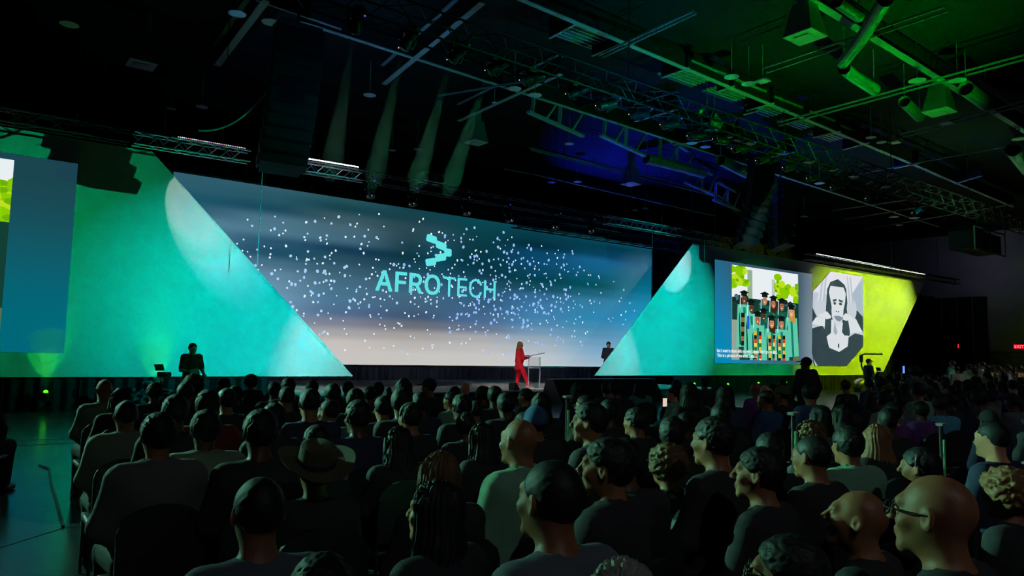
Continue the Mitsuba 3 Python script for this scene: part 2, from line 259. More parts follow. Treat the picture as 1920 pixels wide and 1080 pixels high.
FILL = [
    (5.51, 1.94, 1.32, 24, 'buzz', 'navy', 1),
    (6.57, 2.01, 1.28, 38, 'bun', 'grey', 2),
    (6.39, 3.04, 1.3, 40, 'buzz', 'black', 3),
    (8.22, 2.92, 1.25, 42, 'cap', 'navy', 3),
    (9.47, 2.96, 1.25, 45, 'bun', 'slate', 3),
    (6.76, 3.87, 1.26, -1, 'long', 'slate', 3),
    (7.38, 3.99, 1.24, 10, 'long', 'black', 2),
    (8.52, 4.01, 1.24, 24, 'curly', 'purple', 1),
    (10.89, 3.98, 1.36, 49, 'curly', 'navy', 3),
    (12.04, 3.98, 1.29, 30, 'cap', 'slate', 3),
    (12.76, 3.89, 1.23, 48, 'bun', 'black', 2),
    (10.61, 4.87, 1.23, 44, 'buzz', 'slate', 3),
    (12.42, 4.94, 1.21, 26, 'curly', 'black', 3),
    (13.09, 4.89, 1.26, 46, 'cap', 'black', 3),
    (14.27, 5.06, 1.22, 19, 'curly', 'grey', 2),
    (15.35, 4.9, 1.32, 9, 'long', 'navy', 1),
    (16.01, 4.98, 1.39, 51, 'long', 'purple', 3),
    (16.63, 5.04, 1.21, 57, 'cap', 'slate', 3),
    (12.72, 5.89, 1.24, 27, 'buzz', 'navy', 3),
    (13.84, 5.84, 1.24, 45, 'cap', 'slate', 3),
    (14.61, 5.78, 1.32, 17, 'bun', 'black', 3),
    (15.76, 5.96, 1.37, 11, 'curly', 'navy', 3),
    (16.89, 5.94, 1.2, 18, 'curly', 'slate', 3),
    (18.07, 5.96, 1.36, 39, 'curly', 'navy', 1),
    (18.88, 5.95, 1.28, 20, 'short', 'navy', 3),
    (15.35, 6.96, 1.25, 3, 'long', 'black', 3),
    (17.2, 6.96, 1.33, 28, 'bun', 'black', 1),
    (18.52, 6.88, 1.26, 5, 'cap', 'black', 1),
    (19.56, 6.92, 1.26, 51, 'short', 'purple', 2),
    (20.33, 6.94, 1.27, 24, 'long', 'purple', 3),
    (21.46, 6.88, 1.23, 56, 'bun', 'slate', 2),
    (22.58, 6.84, 1.29, 49, 'long', 'purple', 2),
    (16.2, 7.89, 1.29, 24, 'curly', 'black', 3),
    (16.87, 7.89, 1.28, 1, 'short', 'purple', 2),
    (17.57, 7.81, 1.4, 44, 'long', 'black', 2),
    (18.8, 7.97, 1.29, 32, 'buzz', 'denim', 2),
    (20.02, 7.8, 1.25, 25, 'long', 'black', 3),
    (21.16, 7.85, 1.27, 41, 'cap', 'slate', 2),
    (22.37, 7.99, 1.42, 19, 'buzz', 'black', 1),
    (23.45, 7.95, 1.36, 15, 'short', 'navy', 3),
    (24.59, 7.91, 1.3, 23, 'short', 'purple', 3),
    (25.32, 7.9, 1.24, 15, 'short', 'black', 1),
    (18.36, 8.85, 1.22, 20, 'curly', 'black', 2),
    (19.62, 8.79, 1.25, 40, 'short', 'black', 3),
    (20.89, 8.92, 1.26, 22, 'buzz', 'navy', 3),
    (22.03, 8.86, 1.24, 34, 'cap', 'black', 2),
    (22.68, 8.81, 1.18, 14, 'bun', 'black', 2),
    (23.77, 8.81, 1.3, 18, 'cap', 'denim', 3),
    (24.4, 8.9, 1.24, 35, 'buzz', 'navy', 3),
    (25.62, 8.87, 1.26, 39, 'bun', 'black', 2),
    (27.97, 8.95, 1.33, 35, 'short', 'grey', 2),
    (28.71, 8.69, 1.23, 14, 'short', 'slate', 1),
    (20.47, 9.92, 1.24, 24, 'short', 'purple', 3),
    (21.13, 9.78, 1.32, 45, 'short', 'grey', 2),
    (22.28, 9.94, 1.3, 14, 'curly', 'navy', 3),
    (23.52, 9.88, 1.34, 6, 'cap', 'navy', 1),
    (29.61, 9.92, 1.26, 13, 'curly', 'black', 1),
    (30.73, 9.87, 1.26, 37, 'short', 'slate', 1),
    (31.94, 9.82, 1.19, 15, 'short', 'denim', 3),
    (22.0, 10.77, 1.25, 27, 'cap', 'black', 3),
    (22.64, 10.77, 1.29, 0, 'bun', 'purple', 3),
    (23.78, 10.78, 1.26, 10, 'short', 'denim', 3),
    (24.41, 10.91, 1.22, 29, 'short', 'black', 2),
    (25.03, 10.69, 1.28, 30, 'short', 'purple', 1),
    (26.08, 10.8, 1.24, 34, 'buzz', 'black', 2),
    (26.84, 10.87, 1.25, 30, 'curly', 'denim', 3),
    (27.95, 10.74, 1.35, 33, 'buzz', 'black', 2),
    (29.16, 10.6, 1.27, 29, 'buzz', 'navy', 1),
    (29.75, 10.87, 1.31, 31, 'curly', 'purple', 3),
    (30.44, 10.9, 1.26, 36, 'short', 'black', 3),
    (31.6, 10.73, 1.18, 47, 'long', 'black', 3),
    (32.24, 10.84, 1.26, 32, 'bun', 'denim', 2),
    (24.12, 11.81, 1.26, 0, 'short', 'grey', 3),
    (25.39, 11.68, 1.31, 19, 'curly', 'slate', 1),
    (26.53, 11.71, 1.24, 30, 'bun', 'black', 3),
    (27.78, 11.83, 1.23, 18, 'short', 'denim', 3),
    (28.89, 11.7, 1.26, 17, 'bun', 'grey', 2),
    (29.55, 11.7, 1.23, 7, 'long', 'black', 1),
    (30.75, 11.85, 1.26, 12, 'bun', 'black', 2),
    (26.26, 12.8, 1.27, 18, 'short', 'grey', 1),
    (27.36, 12.72, 1.3, 14, 'curly', 'black', 2),
    (28.51, 12.74, 1.21, 20, 'buzz', 'black', 2),
    (29.2, 12.79, 1.3, 4, 'cap', 'grey', 3),
    (30.41, 12.77, 1.23, 20, 'long', 'black', 3),
    (32.11, 12.64, 1.26, 21, 'long', 'black', 2),
]
STANDING = [
    (28.39, 11.19, 1.76, 28, 'short', 'teal', 2),
    (24.75, 9.64, 1.576, 58, 'short', 'white', 2),
    (27.4, 10.3, 1.644, 39, 'curly', 'mint', 2),
    (26.96, 9.85, 1.671, 9, 'short', 'cyan', 2),
    (26.75, 9.64, 1.727, 0, 'buzz', 'white', 2),
    (26.43, 9.39, 1.628, 10, 'short', 'sand', 2),
    (28.75, 10.04, 1.626, -4, 'long', 'mint', 2),
    (26.43, 9.08, 1.62, 11, 'short', 'grey', 2),
    (26.55, 8.84, 1.645, -8, 'short', 'slate', 2),
    (27.03, 8.7, 1.653, 2, 'short', 'sand', 2),
    (27.19, 9.23, 1.5, 11, 'short', 'mint', 2),
    (26.33, 9.73, 1.514, 19, 'curly', 'sand', 2),
    (29.02, 9.5, 1.461, 1, 'bun', 'grey', 2),
    (16.3, 7.17, 1.63, 26, 'afro', 'slate', 2),
]
SCREEN_U = [0.025, 0.139, 0.261, 0.399, 0.535, 0.675, 0.834, 0.99]
SCREEN_RGB = [[[0.578, 0.552, 0.552], [0.514, 0.496, 0.508], [0.433, 0.433, 0.467], [0.282, 0.354, 0.46], [0.178, 0.296, 0.442], [0.15, 0.273, 0.403], [0.123, 0.249, 0.364], [0.088, 0.203, 0.302], [0.049, 0.147, 0.231], [0.016, 0.078, 0.169], [0.019, 0.09, 0.19], [0.05, 0.163, 0.267], [0.076, 0.199, 0.292], [0.025, 0.097, 0.157], [0.012, 0.088, 0.138], [0.025, 0.108, 0.156], [0.03, 0.114, 0.162]], [[0.61, 0.578, 0.565], [0.586, 0.55, 0.538], [0.536, 0.5, 0.496], [0.404, 0.377, 0.411], [0.206, 0.25, 0.358], [0.163, 0.263, 0.403], [0.168, 0.299, 0.448], [0.145, 0.267, 0.396], [0.122, 0.234, 0.344], [0.063, 0.143, 0.223], [0.012, 0.06, 0.119], [0.023, 0.08, 0.153], [0.079, 0.185, 0.271], [0.075, 0.177, 0.248], [0.011, 0.065, 0.106], [0.021, 0.097, 0.135], [0.032, 0.114, 0.156]], [[0.624, 0.591, 0.565], [0.624, 0.584, 0.552], [0.616, 0.57, 0.534], [0.412, 0.397, 0.399], [0.206, 0.229, 0.297], [0.085, 0.154, 0.273], [0.074, 0.18, 0.298], [0.067, 0.169, 0.264], [0.062, 0.143, 0.209], [0.042, 0.108, 0.156], [0.023, 0.075, 0.111], [0.008, 0.046, 0.092], [0.058, 0.149, 0.215], [0.067, 0.146, 0.19], [0.045, 0.106, 0.131], [0.009, 0.061, 0.079], [0.021, 0.091, 0.114]], [[0.624, 0.604, 0.578], [0.624, 0.604, 0.572], [0.528, 0.508, 0.484], [0.402, 0.381, 0.37], [0.157, 0.172, 0.206], [0.053, 0.104, 0.189], [0.058, 0.125, 0.208], [0.057, 0.134, 0.211], [0.039, 0.1, 0.157], [0.021, 0.067, 0.103], [0.009, 0.045, 0.067], [0.004, 0.032, 0.046], [0.009, 0.045, 0.06], [0.019, 0.059, 0.078], [0.023, 0.067, 0.087], [0.011, 0.054, 0.072], [0.005, 0.06, 0.079]], [[0.624, 0.61, 0.591], [0.613, 0.6, 0.582], [0.535, 0.529, 0.521], [0.427, 0.434, 0.447], [0.145, 0.199, 0.305], [0.071, 0.157, 0.305], [0.052, 0.132, 0.257], [0.035, 0.107, 0.207], [0.022, 0.082, 0.152], [0.012, 0.058, 0.101], [0.004, 0.035, 0.052], [0.002, 0.035, 0.049], [0.002, 0.039, 0.054], [0.003, 0.043, 0.059], [0.003, 0.05, 0.066], [0.003, 0.059, 0.078], [0.003, 0.069, 0.089]], [[0.558, 0.591, 0.617], [0.554, 0.588, 0.615], [0.446, 0.509, 0.57], [0.339, 0.431, 0.525], [0.181, 0.323, 0.48], [0.078, 0.249, 0.447], [0.053, 0.222, 0.426], [0.048, 0.193, 0.383], [0.037, 0.15, 0.301], [0.008, 0.071, 0.112], [0.001, 0.047, 0.07], [0.003, 0.058, 0.121], [0.004, 0.069, 0.166], [0.003, 0.063, 0.145], [0.001, 0.025, 0.048], [0.002, 0.042, 0.066], [0.002, 0.065, 0.095]], [[0.374, 0.526, 0.644], [0.299, 0.477, 0.627], [0.223, 0.429, 0.61], [0.161, 0.365, 0.543], [0.099, 0.302, 0.476], [0.055, 0.264, 0.456], [0.027, 0.239, 0.449], [0.033, 0.221, 0.411], [0.036, 0.198, 0.362], [0.013, 0.113, 0.19], [0.001, 0.066, 0.096], [0.003, 0.078, 0.144], [0.007, 0.104, 0.232], [0.009, 0.112, 0.277], [0.002, 0.043, 0.1], [0.001, 0.038, 0.07], [0.005, 0.087, 0.135]], [[0.186, 0.455, 0.678], [0.168, 0.442, 0.668], [0.15, 0.429, 0.657], [0.131, 0.415, 0.647], [0.096, 0.39, 0.627], [0.056, 0.362, 0.605], [0.016, 0.334, 0.582], [0.009, 0.303, 0.531], [0.012, 0.27, 0.471], [0.009, 0.225, 0.381], [0.003, 0.174, 0.279], [0.002, 0.137, 0.218], [0.003, 0.113, 0.19], [0.004, 0.105, 0.201], [0.003, 0.079, 0.155], [0.001, 0.052, 0.09], [0.005, 0.114, 0.171]]]
BEAMS = [('x', 6.39, 17.72, 47.84, 19.46, 0.117, 10.0), ('x', 9.77, 13.13, 44.34, 14.3, 0.143, 10.0), ('x', 14.76, 8.81, 32.27, 9.29, 0.194, 10.0), ('x', 19.98, 24.92, 33.63, 25.49, 0.081, 9.6), ('x', 5.16, 17.27, 7.44, 17.45, 0.054, 10.0), ('d', 5.61, 22.21, 5.36, 17.11, 0.187, 10.0), ('d', 10.15, 20.29, 9.44, 13.85, 0.163, 10.0), ('d', 13.96, 21.82, 13.82, 16.01, 0.142, 10.0), ('d', 18.76, 17.66, 18.87, 15.81, 0.093, 10.0), ('s', 11.94, 14.34, 11.9, 13.18, 0.069, 10.0), ('s', 16.3, 14.27, 16.3, 13.23, 0.079, 10.0), ('s', 18.5, 13.9, 18.47, 13.26, 0.083, 10.0), ('s', 20.73, 14.38, 20.72, 13.34, 0.089, 10.0), ('s', 22.96, 14.42, 22.9, 13.37, 0.094, 10.0), ('s', 25.16, 14.55, 25.16, 13.48, 0.099, 10.0), ('s', 27.52, 14.67, 27.3, 13.47, 0.104, 10.0), ('s', 31.87, 14.69, 31.71, 13.62, 0.114, 10.0), ('s', 22.05, 18.69, 22.94, 16.26, 0.103, 10.0), ('s', 21.0, 14.67, 21.0, 14.15, 0.091, 10.0), ('s', 13.6, 14.44, 13.65, 13.46, 0.073, 10.0), ('s', 26.38, 17.79, 26.42, 16.08, 0.11, 10.0), ('s', 36.69, 14.17, 35.91, 12.77, 0.122, 10.0)]
RAILS = [(17.27, 11.46, 17.21, 6.76, 9.7), (17.62, 11.57, 17.5, 6.79, 9.7), (21.78, 13.9, 21.56, 6.59, 9.7), (22.13, 14.06, 21.91, 6.7, 9.7), (26.1, 11.76, 25.48, 7.83, 9.7), (26.52, 11.9, 25.92, 7.97, 9.7), (13.21, 13.78, 13.09, 10.5, 9.7), (13.38, 13.83, 13.24, 10.55, 9.7), (17.41, 21.98, 29.2, 22.1, 9.7), (17.63, 22.19, 29.79, 22.55, 9.7), (29.2, 22.1, 37.65, 25.41, 9.7), (29.79, 22.55, 38.48, 26.15, 9.7), (11.56, 19.36, 13.0, 16.31, 9.7), (30.56, 16.07, 30.42, 9.57, 9.7), (37.25, 20.51, 37.29, 16.62, 9.7), (40.14, 21.46, 39.32, 15.21, 9.7), (44.03, 22.2, 42.01, 13.54, 9.7), (20.24, 25.24, 18.68, 25.37, 9.7)]
DISCS = [(4.78, 17.39, 0.21), (5.56, 17.32, 0.22), (1.68, 20.76, 0.22), (5.21, 26.05, 0.16), (5.96, 25.17, 0.2), (9.73, 20.4, 0.2), (12.82, 16.98, 0.21), (13.63, 17.0, 0.21), (13.06, 18.34, 0.09), (17.92, 20.22, 0.18), (21.26, 17.12, 0.2), (22.03, 17.09, 0.2), (16.9, 12.21, 0.21), (17.71, 12.21, 0.21), (21.03, 9.01, 0.23), (21.85, 8.29, 0.23), (25.34, 12.46, 0.18), (26.19, 12.5, 0.18), (29.29, 9.18, 0.24), (29.54, 17.25, 0.21), (30.49, 17.35, 0.22), (13.28, 25.61, 0.16), (13.97, 24.78, 0.16), (21.53, 25.45, 0.2), (22.32, 24.56, 0.2), (37.18, 22.09, 0.21), (40.7, 18.84, 0.25), (41.79, 18.22, 0.27), (43.38, 19.76, 0.2), (29.12, 27.35, 0.19), (29.2, 26.65, 0.19)]
DIFFUSERS = [(15.32, 9.03, 0.72), (23.15, 9.3, 0.73), (3.46, 21.41, 0.69), (14.49, 21.42, 0.64), (23.33, 22.15, 0.68)]
SMALL_PANELS = [(17.91, 11.88, 0.34), (26.71, 12.27, 0.33), (25.73, 10.13, 0.35)]
DUCTS = [([(15.52, 7.26, 9.5), (17.16, 8.67, 9.5), (18.1, 9.61, 9.5)], 0.15), ([(18.47, 9.77, 9.5), (19.16, 9.88, 9.5), (20.63, 10.01, 9.5)], 0.16), ([(14.79, 7.95, 9.5), (15.89, 8.02, 9.5)], 0.13), ([(22.24, 9.92, 9.5), (24.11, 10.27, 9.5)], 0.16), ([(22.4, 8.3, 9.5), (24.29, 8.43, 9.5)], 0.2), ([(21.38, 19.5, 9.5), (22.55, 19.43, 9.5), (25.0, 19.47, 9.5)], 0.21), ([(18.84, 14.57, 9.5), (19.94, 15.09, 9.5)], 0.26), ([(23.72, 17.69, 9.5), (26.31, 18.26, 9.5)], 0.21), ([(30.27, 9.7, 9.5), (34.15, 10.4, 9.5)], 0.25)]
HEADS = [((5.39, 12.0, 7.9), (5.4, 12.1, 7.46)), ((6.49, 12.0, 7.98), (6.42, 12.1, 7.44)), ((7.59, 12.0, 8.07), (7.51, 12.1, 7.5)), ((8.57, 12.0, 8.14), (8.44, 12.1, 7.52)), ((9.55, 12.0, 8.24), (9.35, 12.1, 7.54)), ((10.8, 12.0, 8.27), (10.68, 12.1, 7.55)), ((12.0, 12.0, 8.23), (11.62, 12.1, 7.49)), ((13.12, 12.0, 8.23), (12.74, 12.1, 7.53)), ((14.24, 12.0, 8.2), (13.87, 12.1, 7.51)), ((15.63, 12.0, 8.22), (14.92, 12.1, 7.43)), ((16.93, 12.0, 8.18), (15.99, 12.1, 7.56)), ((17.42, 12.0, 8.04), (16.82, 12.1, 7.45)), ((18.87, 12.0, 8.01), (17.95, 12.1, 7.32)), ((20.45, 12.0, 7.98), (19.3, 12.1, 7.35)), ((21.84, 12.0, 7.95), (20.6, 12.1, 7.24)), ((23.17, 12.0, 7.82), (22.0, 12.1, 7.17)), ((25.35, 12.0, 7.76), (24.23, 12.1, 7.15)), ((28.65, 12.0, 7.67), (27.63, 12.1, 7.1))]
SCREEN_HEADS = [((9.74, 20.3, 6.99), (9.71, 20.1, 6.28)), ((11.24, 20.3, 6.89), (11.16, 20.1, 6.24)), ((13.25, 20.3, 6.93), (13.25, 20.1, 6.23)), ((14.98, 20.3, 6.94), (15.04, 20.1, 6.22)), ((17.33, 20.3, 7.0), (17.12, 20.1, 6.23)), ((19.06, 20.3, 7.12), (18.94, 20.1, 6.31))]

# ---------------------------------------------------------------- the hall
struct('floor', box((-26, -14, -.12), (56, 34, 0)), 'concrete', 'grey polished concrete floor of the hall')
struct('ceiling', box((-26, -14, 10.7), (56, 34, 10.85)), 'roof_black', 'black roof deck above the hall')
struct('wall_right', box((56, -14, 0), (56.2, 34, 10.85)), 'wall_paint', 'grey painted wall on the right')
struct('wall_left', box((-26.2, -14, 0), (-26, 34, 10.85)), 'wall_dark')
struct('wall_back', box((-26, 34, 0), (56, 34.2, 10.85)), 'wall_dark')
struct('wall_rear', box((-26, -14.2, 0), (56, -14, 10.85)), 'wall_dark')
# saw cuts and a taped cable run on the aisle floor
def floor_line(name, pts, w, bs, label, cat_, h=.004):
    k = numbered(name); m = cat(*[beam_box((*a, h/2), (*b, h/2), w, h) for a, b in zip(pts[:-1], pts[1:])])
    put(k, m, bs); labels[k] = {'label': label, 'category': cat_}
floor_line('cable', [(1.02, 11.9), (1.1, 11.5), (1.02, 10.4), (.97, 9.3), (.93, 8.5), (.9, 7.9)], .025, 'black_plastic', 'black cable lying along the left aisle floor', 'cable', .02)
floor_line('floor_joint', [(.2, 7.2), (.9, 7.88), (1.35, 7.75)], .012, 'black_plastic', 'thin dark joint crossing the aisle floor at the end of the cable', 'floor joint', .003)
floor_line('floor_tape', [(.55, 14.9), (1.9, 15.0)], .05, 'gaffer_pale', 'pale strip of tape across the left aisle, the farther of two', 'tape')
floor_line('floor_tape', [(.5, 14.2), (1.9, 14.3)], .05, 'gaffer_pale', 'pale strip of tape across the left aisle, the nearer of two', 'tape')

# stage
STX0, STX1, STY0, STY1, SZ = 7.4, 25.0, 19.1, 27.0, .40
st = thing('stage', 'low wide stage with grey-brown top and black front', 'stage')
part(st, 'deck', box((STX0, STY0, SZ-.04), (STX1, STY1, SZ)), 'stage_carpet')
part(st, 'fascia', cat(box((STX0, STY0+.02, 0), (STX1, STY0+.06, SZ-.04)), box((STX0+.02, STY0, 0), (STX0+.06, STY1, SZ-.04)), box((STX1-.06, STY0, 0), (STX1-.02, STY1, SZ-.04))), 'black_drape')
def pleats(x0, x1, y, z0, z1, pitch=.32, amp=.05, seed=0):
    n = int(abs(x1-x0)/pitch*6)+2; t = np.linspace(0, 1, n); x = x0+(x1-x0)*t
    r = np.random.default_rng(seed); ph = np.cumsum(.8+.5*r.random(n))*2*math.pi/6
    yy = y+amp*np.sin(ph); zs = np.linspace(z0, z1, 4)
    V = np.array([(a, b+.012*math.sin(9*a+z), z) for z in zs for a, b in zip(x, yy)])
    F = [(j*n+i, j*n+i+1, (j+1)*n+i+1, (j+1)*n+i) for j in range(3) for i in range(n-1)]
    B = V.copy(); B[:, 1] += .02; k = len(V)
    F2 = [tuple(reversed([q+k for q in f])) for f in F]
    E = [(i+1, i, i+k, i+1+k) for i in range(n-1)]+[(3*n+i, 3*n+i+1, 3*n+i+1+k, 3*n+i+k) for i in range(n-1)]
    return np.vstack([V, B]), np.array(F+F2+E)
def drape_thing(name, label, x0, x1, y, z0, z1, width=1.3, cloth='black_drape', **kw):
    k = thing(name, label, 'drape'); n = max(1, int(round(abs(x1-x0)/width)))
    for i in range(n):
        a, b = x0+(x1-x0)*i/n, x0+(x1-x0)*(i+1)/n
        part(k, 'panel', pleats(a+.01, b-.01, y, z0, z1, seed=i+int(abs(x0)*7), **kw), cloth, smooth=True)
    return k
drape_thing('stage_drape', 'dark pleated drape at the back of the stage under the wide centre screen', 4.5, 26., 26.95, SZ, 2.6, 1.2, 'stage_cloth')
drape_thing('screen_skirt', 'black pleated skirt below the left triangular screen', -13.4, 7.3, 21.12, 0., .80, 1.6)
drape_thing('screen_skirt', 'black pleated skirt below the right screen', 25.1, 43.3, 21.12, 0., .80, 1.6)
drape_thing('backdrop', 'tall black curtain closing the back of the hall behind the screens', -20, 50, 28., 0., 9.2, 4., pitch=.7, amp=.09)
drape_thing('side_curtain', 'tall black curtain to the right of the lime screen', 45.2, 55.9, 23.2, 0, 6.3, 2.2, pitch=.5, amp=.06)
m = box((55.7, 19.8, 0), (55.95, 23.6, 6.2)); k = thing('wall_curtain', 'black curtain on the grey wall between the two red exit signs', 'drape'); put(k, m, 'black_drape')
for i in range(3): part(k, 'seam', box((55.66, 20.6+i, 0), (55.7, 20.63+i, 6.15)), 'duct_grey')
# crumpled black sheet on the skirt
r = np.random.default_rng(3); gx, gz = np.meshgrid(np.linspace(2.9, 4.6, 26), np.linspace(0, 1, 12))
V = np.stack([gx+.05*r.standard_normal(gx.shape), 20.55+.35*(1-gz)+.07*r.standard_normal(gx.shape), .72*gz*(.75+.25*np.sin(gx*5))+.02*r.random(gx.shape)+.01], -1).reshape(-1, 3)
F = [(j*26+i, j*26+i+1, (j+1)*26+i+1, (j+1)*26+i) for j in range(11) for i in range(25)]
mat('sheet_plastic', (.06, .07, .08), .22, spec=.7)
k = thing('plastic_sheet', 'crumpled dark plastic sheet against the base of the left screen', 'sheet'); put(k, (V, np.array(F)), 'sheet_plastic', smooth=25)
# low black stage blocks (confidence monitors)
for i, (a, b) in enumerate(((15.65, 17.1), (17.15, 20.6))):
    k = thing('monitor_block', ['short left block of the low black sloped monitor row in front of the stage', 'long right block of the low black sloped monitor row in front of the stage'][i], 'monitor')
    pr_ = [(17.75, 0), (18.25, .8), (18.6, .8), (18.9, 0)]
    m = extr(pr_, b-a); v = np.array(m.vertices); m.vertices = np.stack([a+v[:, 2], v[:, 0], v[:, 1]], 1)
    part(k, 'housing', m, 'black_plastic'); part(k, 'top_rim', box((a, 18.26, .8), (b, 18.6, .82)), 'rail_paint')

# ---------------------------------------------------------------- screens
def tri_panel(name, label, xs, sgn):
    k = thing(name, label, 'screen')
    # fabric panels split by the welded seam that crosses the screen halfway up
    bot, top = (xs[0], xs[1]), (xs[2], xs[3]); z0, z1 = .813, 6.776
    def row(za, zb):
        f = lambda z, i: bot[i]+(top[i]-bot[i])*(z-z0)/(z1-z0)
        return [(f(za, 0), za), (f(za, 1), za), (f(zb, 1), zb), (f(zb, 0), zb)]
    zm = 3.72
    part(k, 'fabric', extr(row(z0, zm-.008), .02, upright(21.02)), 'white_fabric')
    part(k, 'fabric', extr(row(zm+.008, z1), .02, upright(21.02)), 'white_fabric')
    part(k, 'seam', extr(row(zm-.008, zm+.008), .02, upright(21.024)), 'white_fabric')
    for i in (0, 1):
        part(k, 'edge_trim', beam_box((bot[i], 21.0, z0), (top[i], 21.0, z1), .022, .05), 'white_fabric')
    part(k, 'frame', cat(beam_box((bot[0], 21.1, z0), (bot[1], 21.1, z0), .05, .05), beam_box((top[0], 21.1, z1), (top[1], 21.1, z1), .05, .05)), 'black_steel')
    return k
LP = tri_panel('left_screen', 'huge white fabric screen on the left washed green and teal, slanted right edge', (-13.4, 9.82, -19.3, 3.76), 1)
RP = tri_panel('right_screen', 'huge white fabric screen on the right washed teal to lime, slanted both ends', (20.18, 43.4, 26.24, 49.3), -1)

def screen_rect(key, x0, x1, z0, z1, y, fn, weight, bsdf='screen_black'):
    scene[key] = {'type': 'rectangle', 'to_world': T().translate([(x0+x1)/2, y, (z0+z1)/2]).rotate([1, 0, 0], 90).scale([(x1-x0)/2, (z1-z0)/2, 1]),
                  'bsdf': {'type': 'ref', 'id': bsdf}, 'emitter': {'type': 'area', 'radiance': mikit.proc(fn), 'sampling_weight': float(weight)}}
    _names.add(key)
def interp_table(U, Tb, u, v):
    out = mi.Color3f(0.); n = len(Tb[0])-1; v = dr.clip(v, 0, 1)*n; u = dr.clip(u, U[0], U[-1])
    for i, col in enumerate(Tb):
        l = U[i-1] if i else U[i]-1; r_ = U[i+1] if i+1 < len(U) else U[i]+1
        a = dr.clip(dr.minimum((u-l)/(U[i]-l), (r_-u)/(r_-U[i])), 0, 1); a = a*a*(3-2*a)
        c = mi.Color3f(0.)
        for j, q in enumerate(col):
            b = dr.clip(1-dr.abs(v-j), 0, 1); c += mi.Color3f(q)*(b*b*(3-2*b))
        out += c*a
    return out
MX0, MX1, MZ0, MZ1, MY = 4.7, 25.3, 1.124, 6.706, 22.69
def main_image(p, n, uv):
    u, v = (p.x-MX0)/(MX1-MX0), (p.z-MZ0)/(MZ1-MZ0)
    c = interp_table(SCREEN_U, SCREEN_RGB, u, v)
    gx, gz = (p.x-13.9)/3.4, (p.z-4.1)/.75        # soft blue halo that belongs to the title graphic
    hx, hz = (p.x-13.85)/.9, (p.z-5.3)/.8
    g = dr.exp(-(gx*gx+gz*gz)*1.3)*.8+dr.exp(-(hx*hx+hz*hz)*1.3)*.7
    return c*.92+mi.Color3f(0., .035, .065)*g
ms = thing('centre_screen', 'wide centre projection screen with blurred blue-grey bands, white dots and a glowing title', 'screen')
part(ms, 'backing', box((MX0-.06, MY+.01, MZ0-.06), (MX1+.06, MY+.08, MZ1+.06)), 'black_steel')
for x in (6., 11., 19., 24.): part(ms, 'hanger', cyl((x, MY+.05, MZ1+.05), (x, MY+.05, 10.7), .012, 6), 'dark_metal')
screen_rect(ms+'__image', MX0, MX1, MZ0, MZ1, MY, main_image, 3.)
# white dots of the picture: one flat mesh per brightness
def dots(n, seed, size, color, centre, spread, y):
    r = np.random.default_rng(seed); V, F, k = [], [], 0
    t = np.linspace(0, 2*math.pi, 8)[:-1]
    while n > 0:
        x, z = centre[0]+r.normal()*spread[0], centre[1]+r.normal()*spread[1]
        if not (5 < x < 24.3 and 1.5 < z < 6.4): continue
        if ((x-14.2)/10.3)**2+((z-3.9)/2.7)**2 > 1: continue
        a = r.uniform(*size); b = a*r.uniform(.8, 1.35); th = r.uniform(-.4, .9)
        P = np.stack([a*np.cos(t), b*np.sin(t)], 1); P = P @ np.array([[math.cos(th), -math.sin(th)], [math.sin(th), math.cos(th)]])
        V.append(np.stack([x+P[:, 0], np.full(7, y), z+P[:, 1]], 1)); F += [(k, k+i, k+i+1) for i in range(1, 6)]; k += 7; n -= 1
    return np.vstack(V), np.array(F)
def glow(key, mesh, color, weight=0., kind=None, label=None):
    _names.add(key); scene[key] = mikit.ply(mesh, 'screen_black', emitter=emit(color, weight))
    if kind or label: labels[key] = {**({'kind': kind} if kind else {}), **({'label': label} if label else {})}
glow(ms+'__dots', dots(430, 1, (.024, .042), None, (13.5, 3.9), (5.5, 1.5), MY-.012), srgb(228, 240, 255), 0., 'stuff', 'small white dots scattered over the picture')
glow(ms+'__dots_001', dots(250, 2, (.034, .064), None, (17.3, 4.2), (2.3, 1.4), MY-.013), srgb(150, 190, 245), 0., 'stuff', 'larger pale blue dots right of the title')
glow(ms+'__dots_002', dots(90, 4, (.03, .055), None, (9.3, 3.9), (1.4, 1.2), MY-.014), srgb(170, 205, 245), 0., 'stuff', 'pale blue dots left of the title')
# title
tx = ms+'__title'
def letters(word, x0, x1, z0, h, bold, y):
    ms_ = [meshkit.text_mesh(c, 1., .01, bold) for c in word]; wd = [float(m.bounds[1, 0]-m.bounds[0, 0]) for m in ms_]
    gap = .15; tot = sum(wd)+gap*(len(word)-1); sc = (x1-x0)/tot; x = x0
    for c, m, w in zip(word, ms_, wd):
        v = np.array(m.vertices); v[:, 0] -= m.bounds[0, 0]
        m.vertices = np.stack([x+v[:, 0]*sc, y-.02*v[:, 2]/.01, z0+v[:, 1]*h], 1)
        glow(numbered(ms+'__letter'), (m.vertices, m.faces), srgb(96, 226, 226)); x += (w+gap)*sc
letters('AFRO', 11.33, 13.93, 3.7, .68, True, MY)
letters('TECH', 14.06, 16.43, 3.7, .68, False, MY)
pc = [(13.50, 5.71), (13.92, 5.50), (14.25, 5.28), (13.92, 5.07), (13.50, 4.86)]
g = shapely.unary_union([shapely.affinity.rotate(shapely.box(x-.14, z-.06, x+.14, z+.06).buffer(.075) if i != 2 else shapely.box(x-.05, z-.07, x+.05, z+.07).buffer(.075), [-12, -14, 0, 14, 12][i]) for i, (x, z) in enumerate(pc)]+[shapely.LineString([pc[i], pc[i+1]]).buffer(.05) for i in range(4)]).buffer(.05).buffer(-.05)
glow(numbered(ms+'__emblem'), extr(g, .02, upright(MY)), srgb(100, 230, 230), label='glowing chevron of five joined rounded blocks')

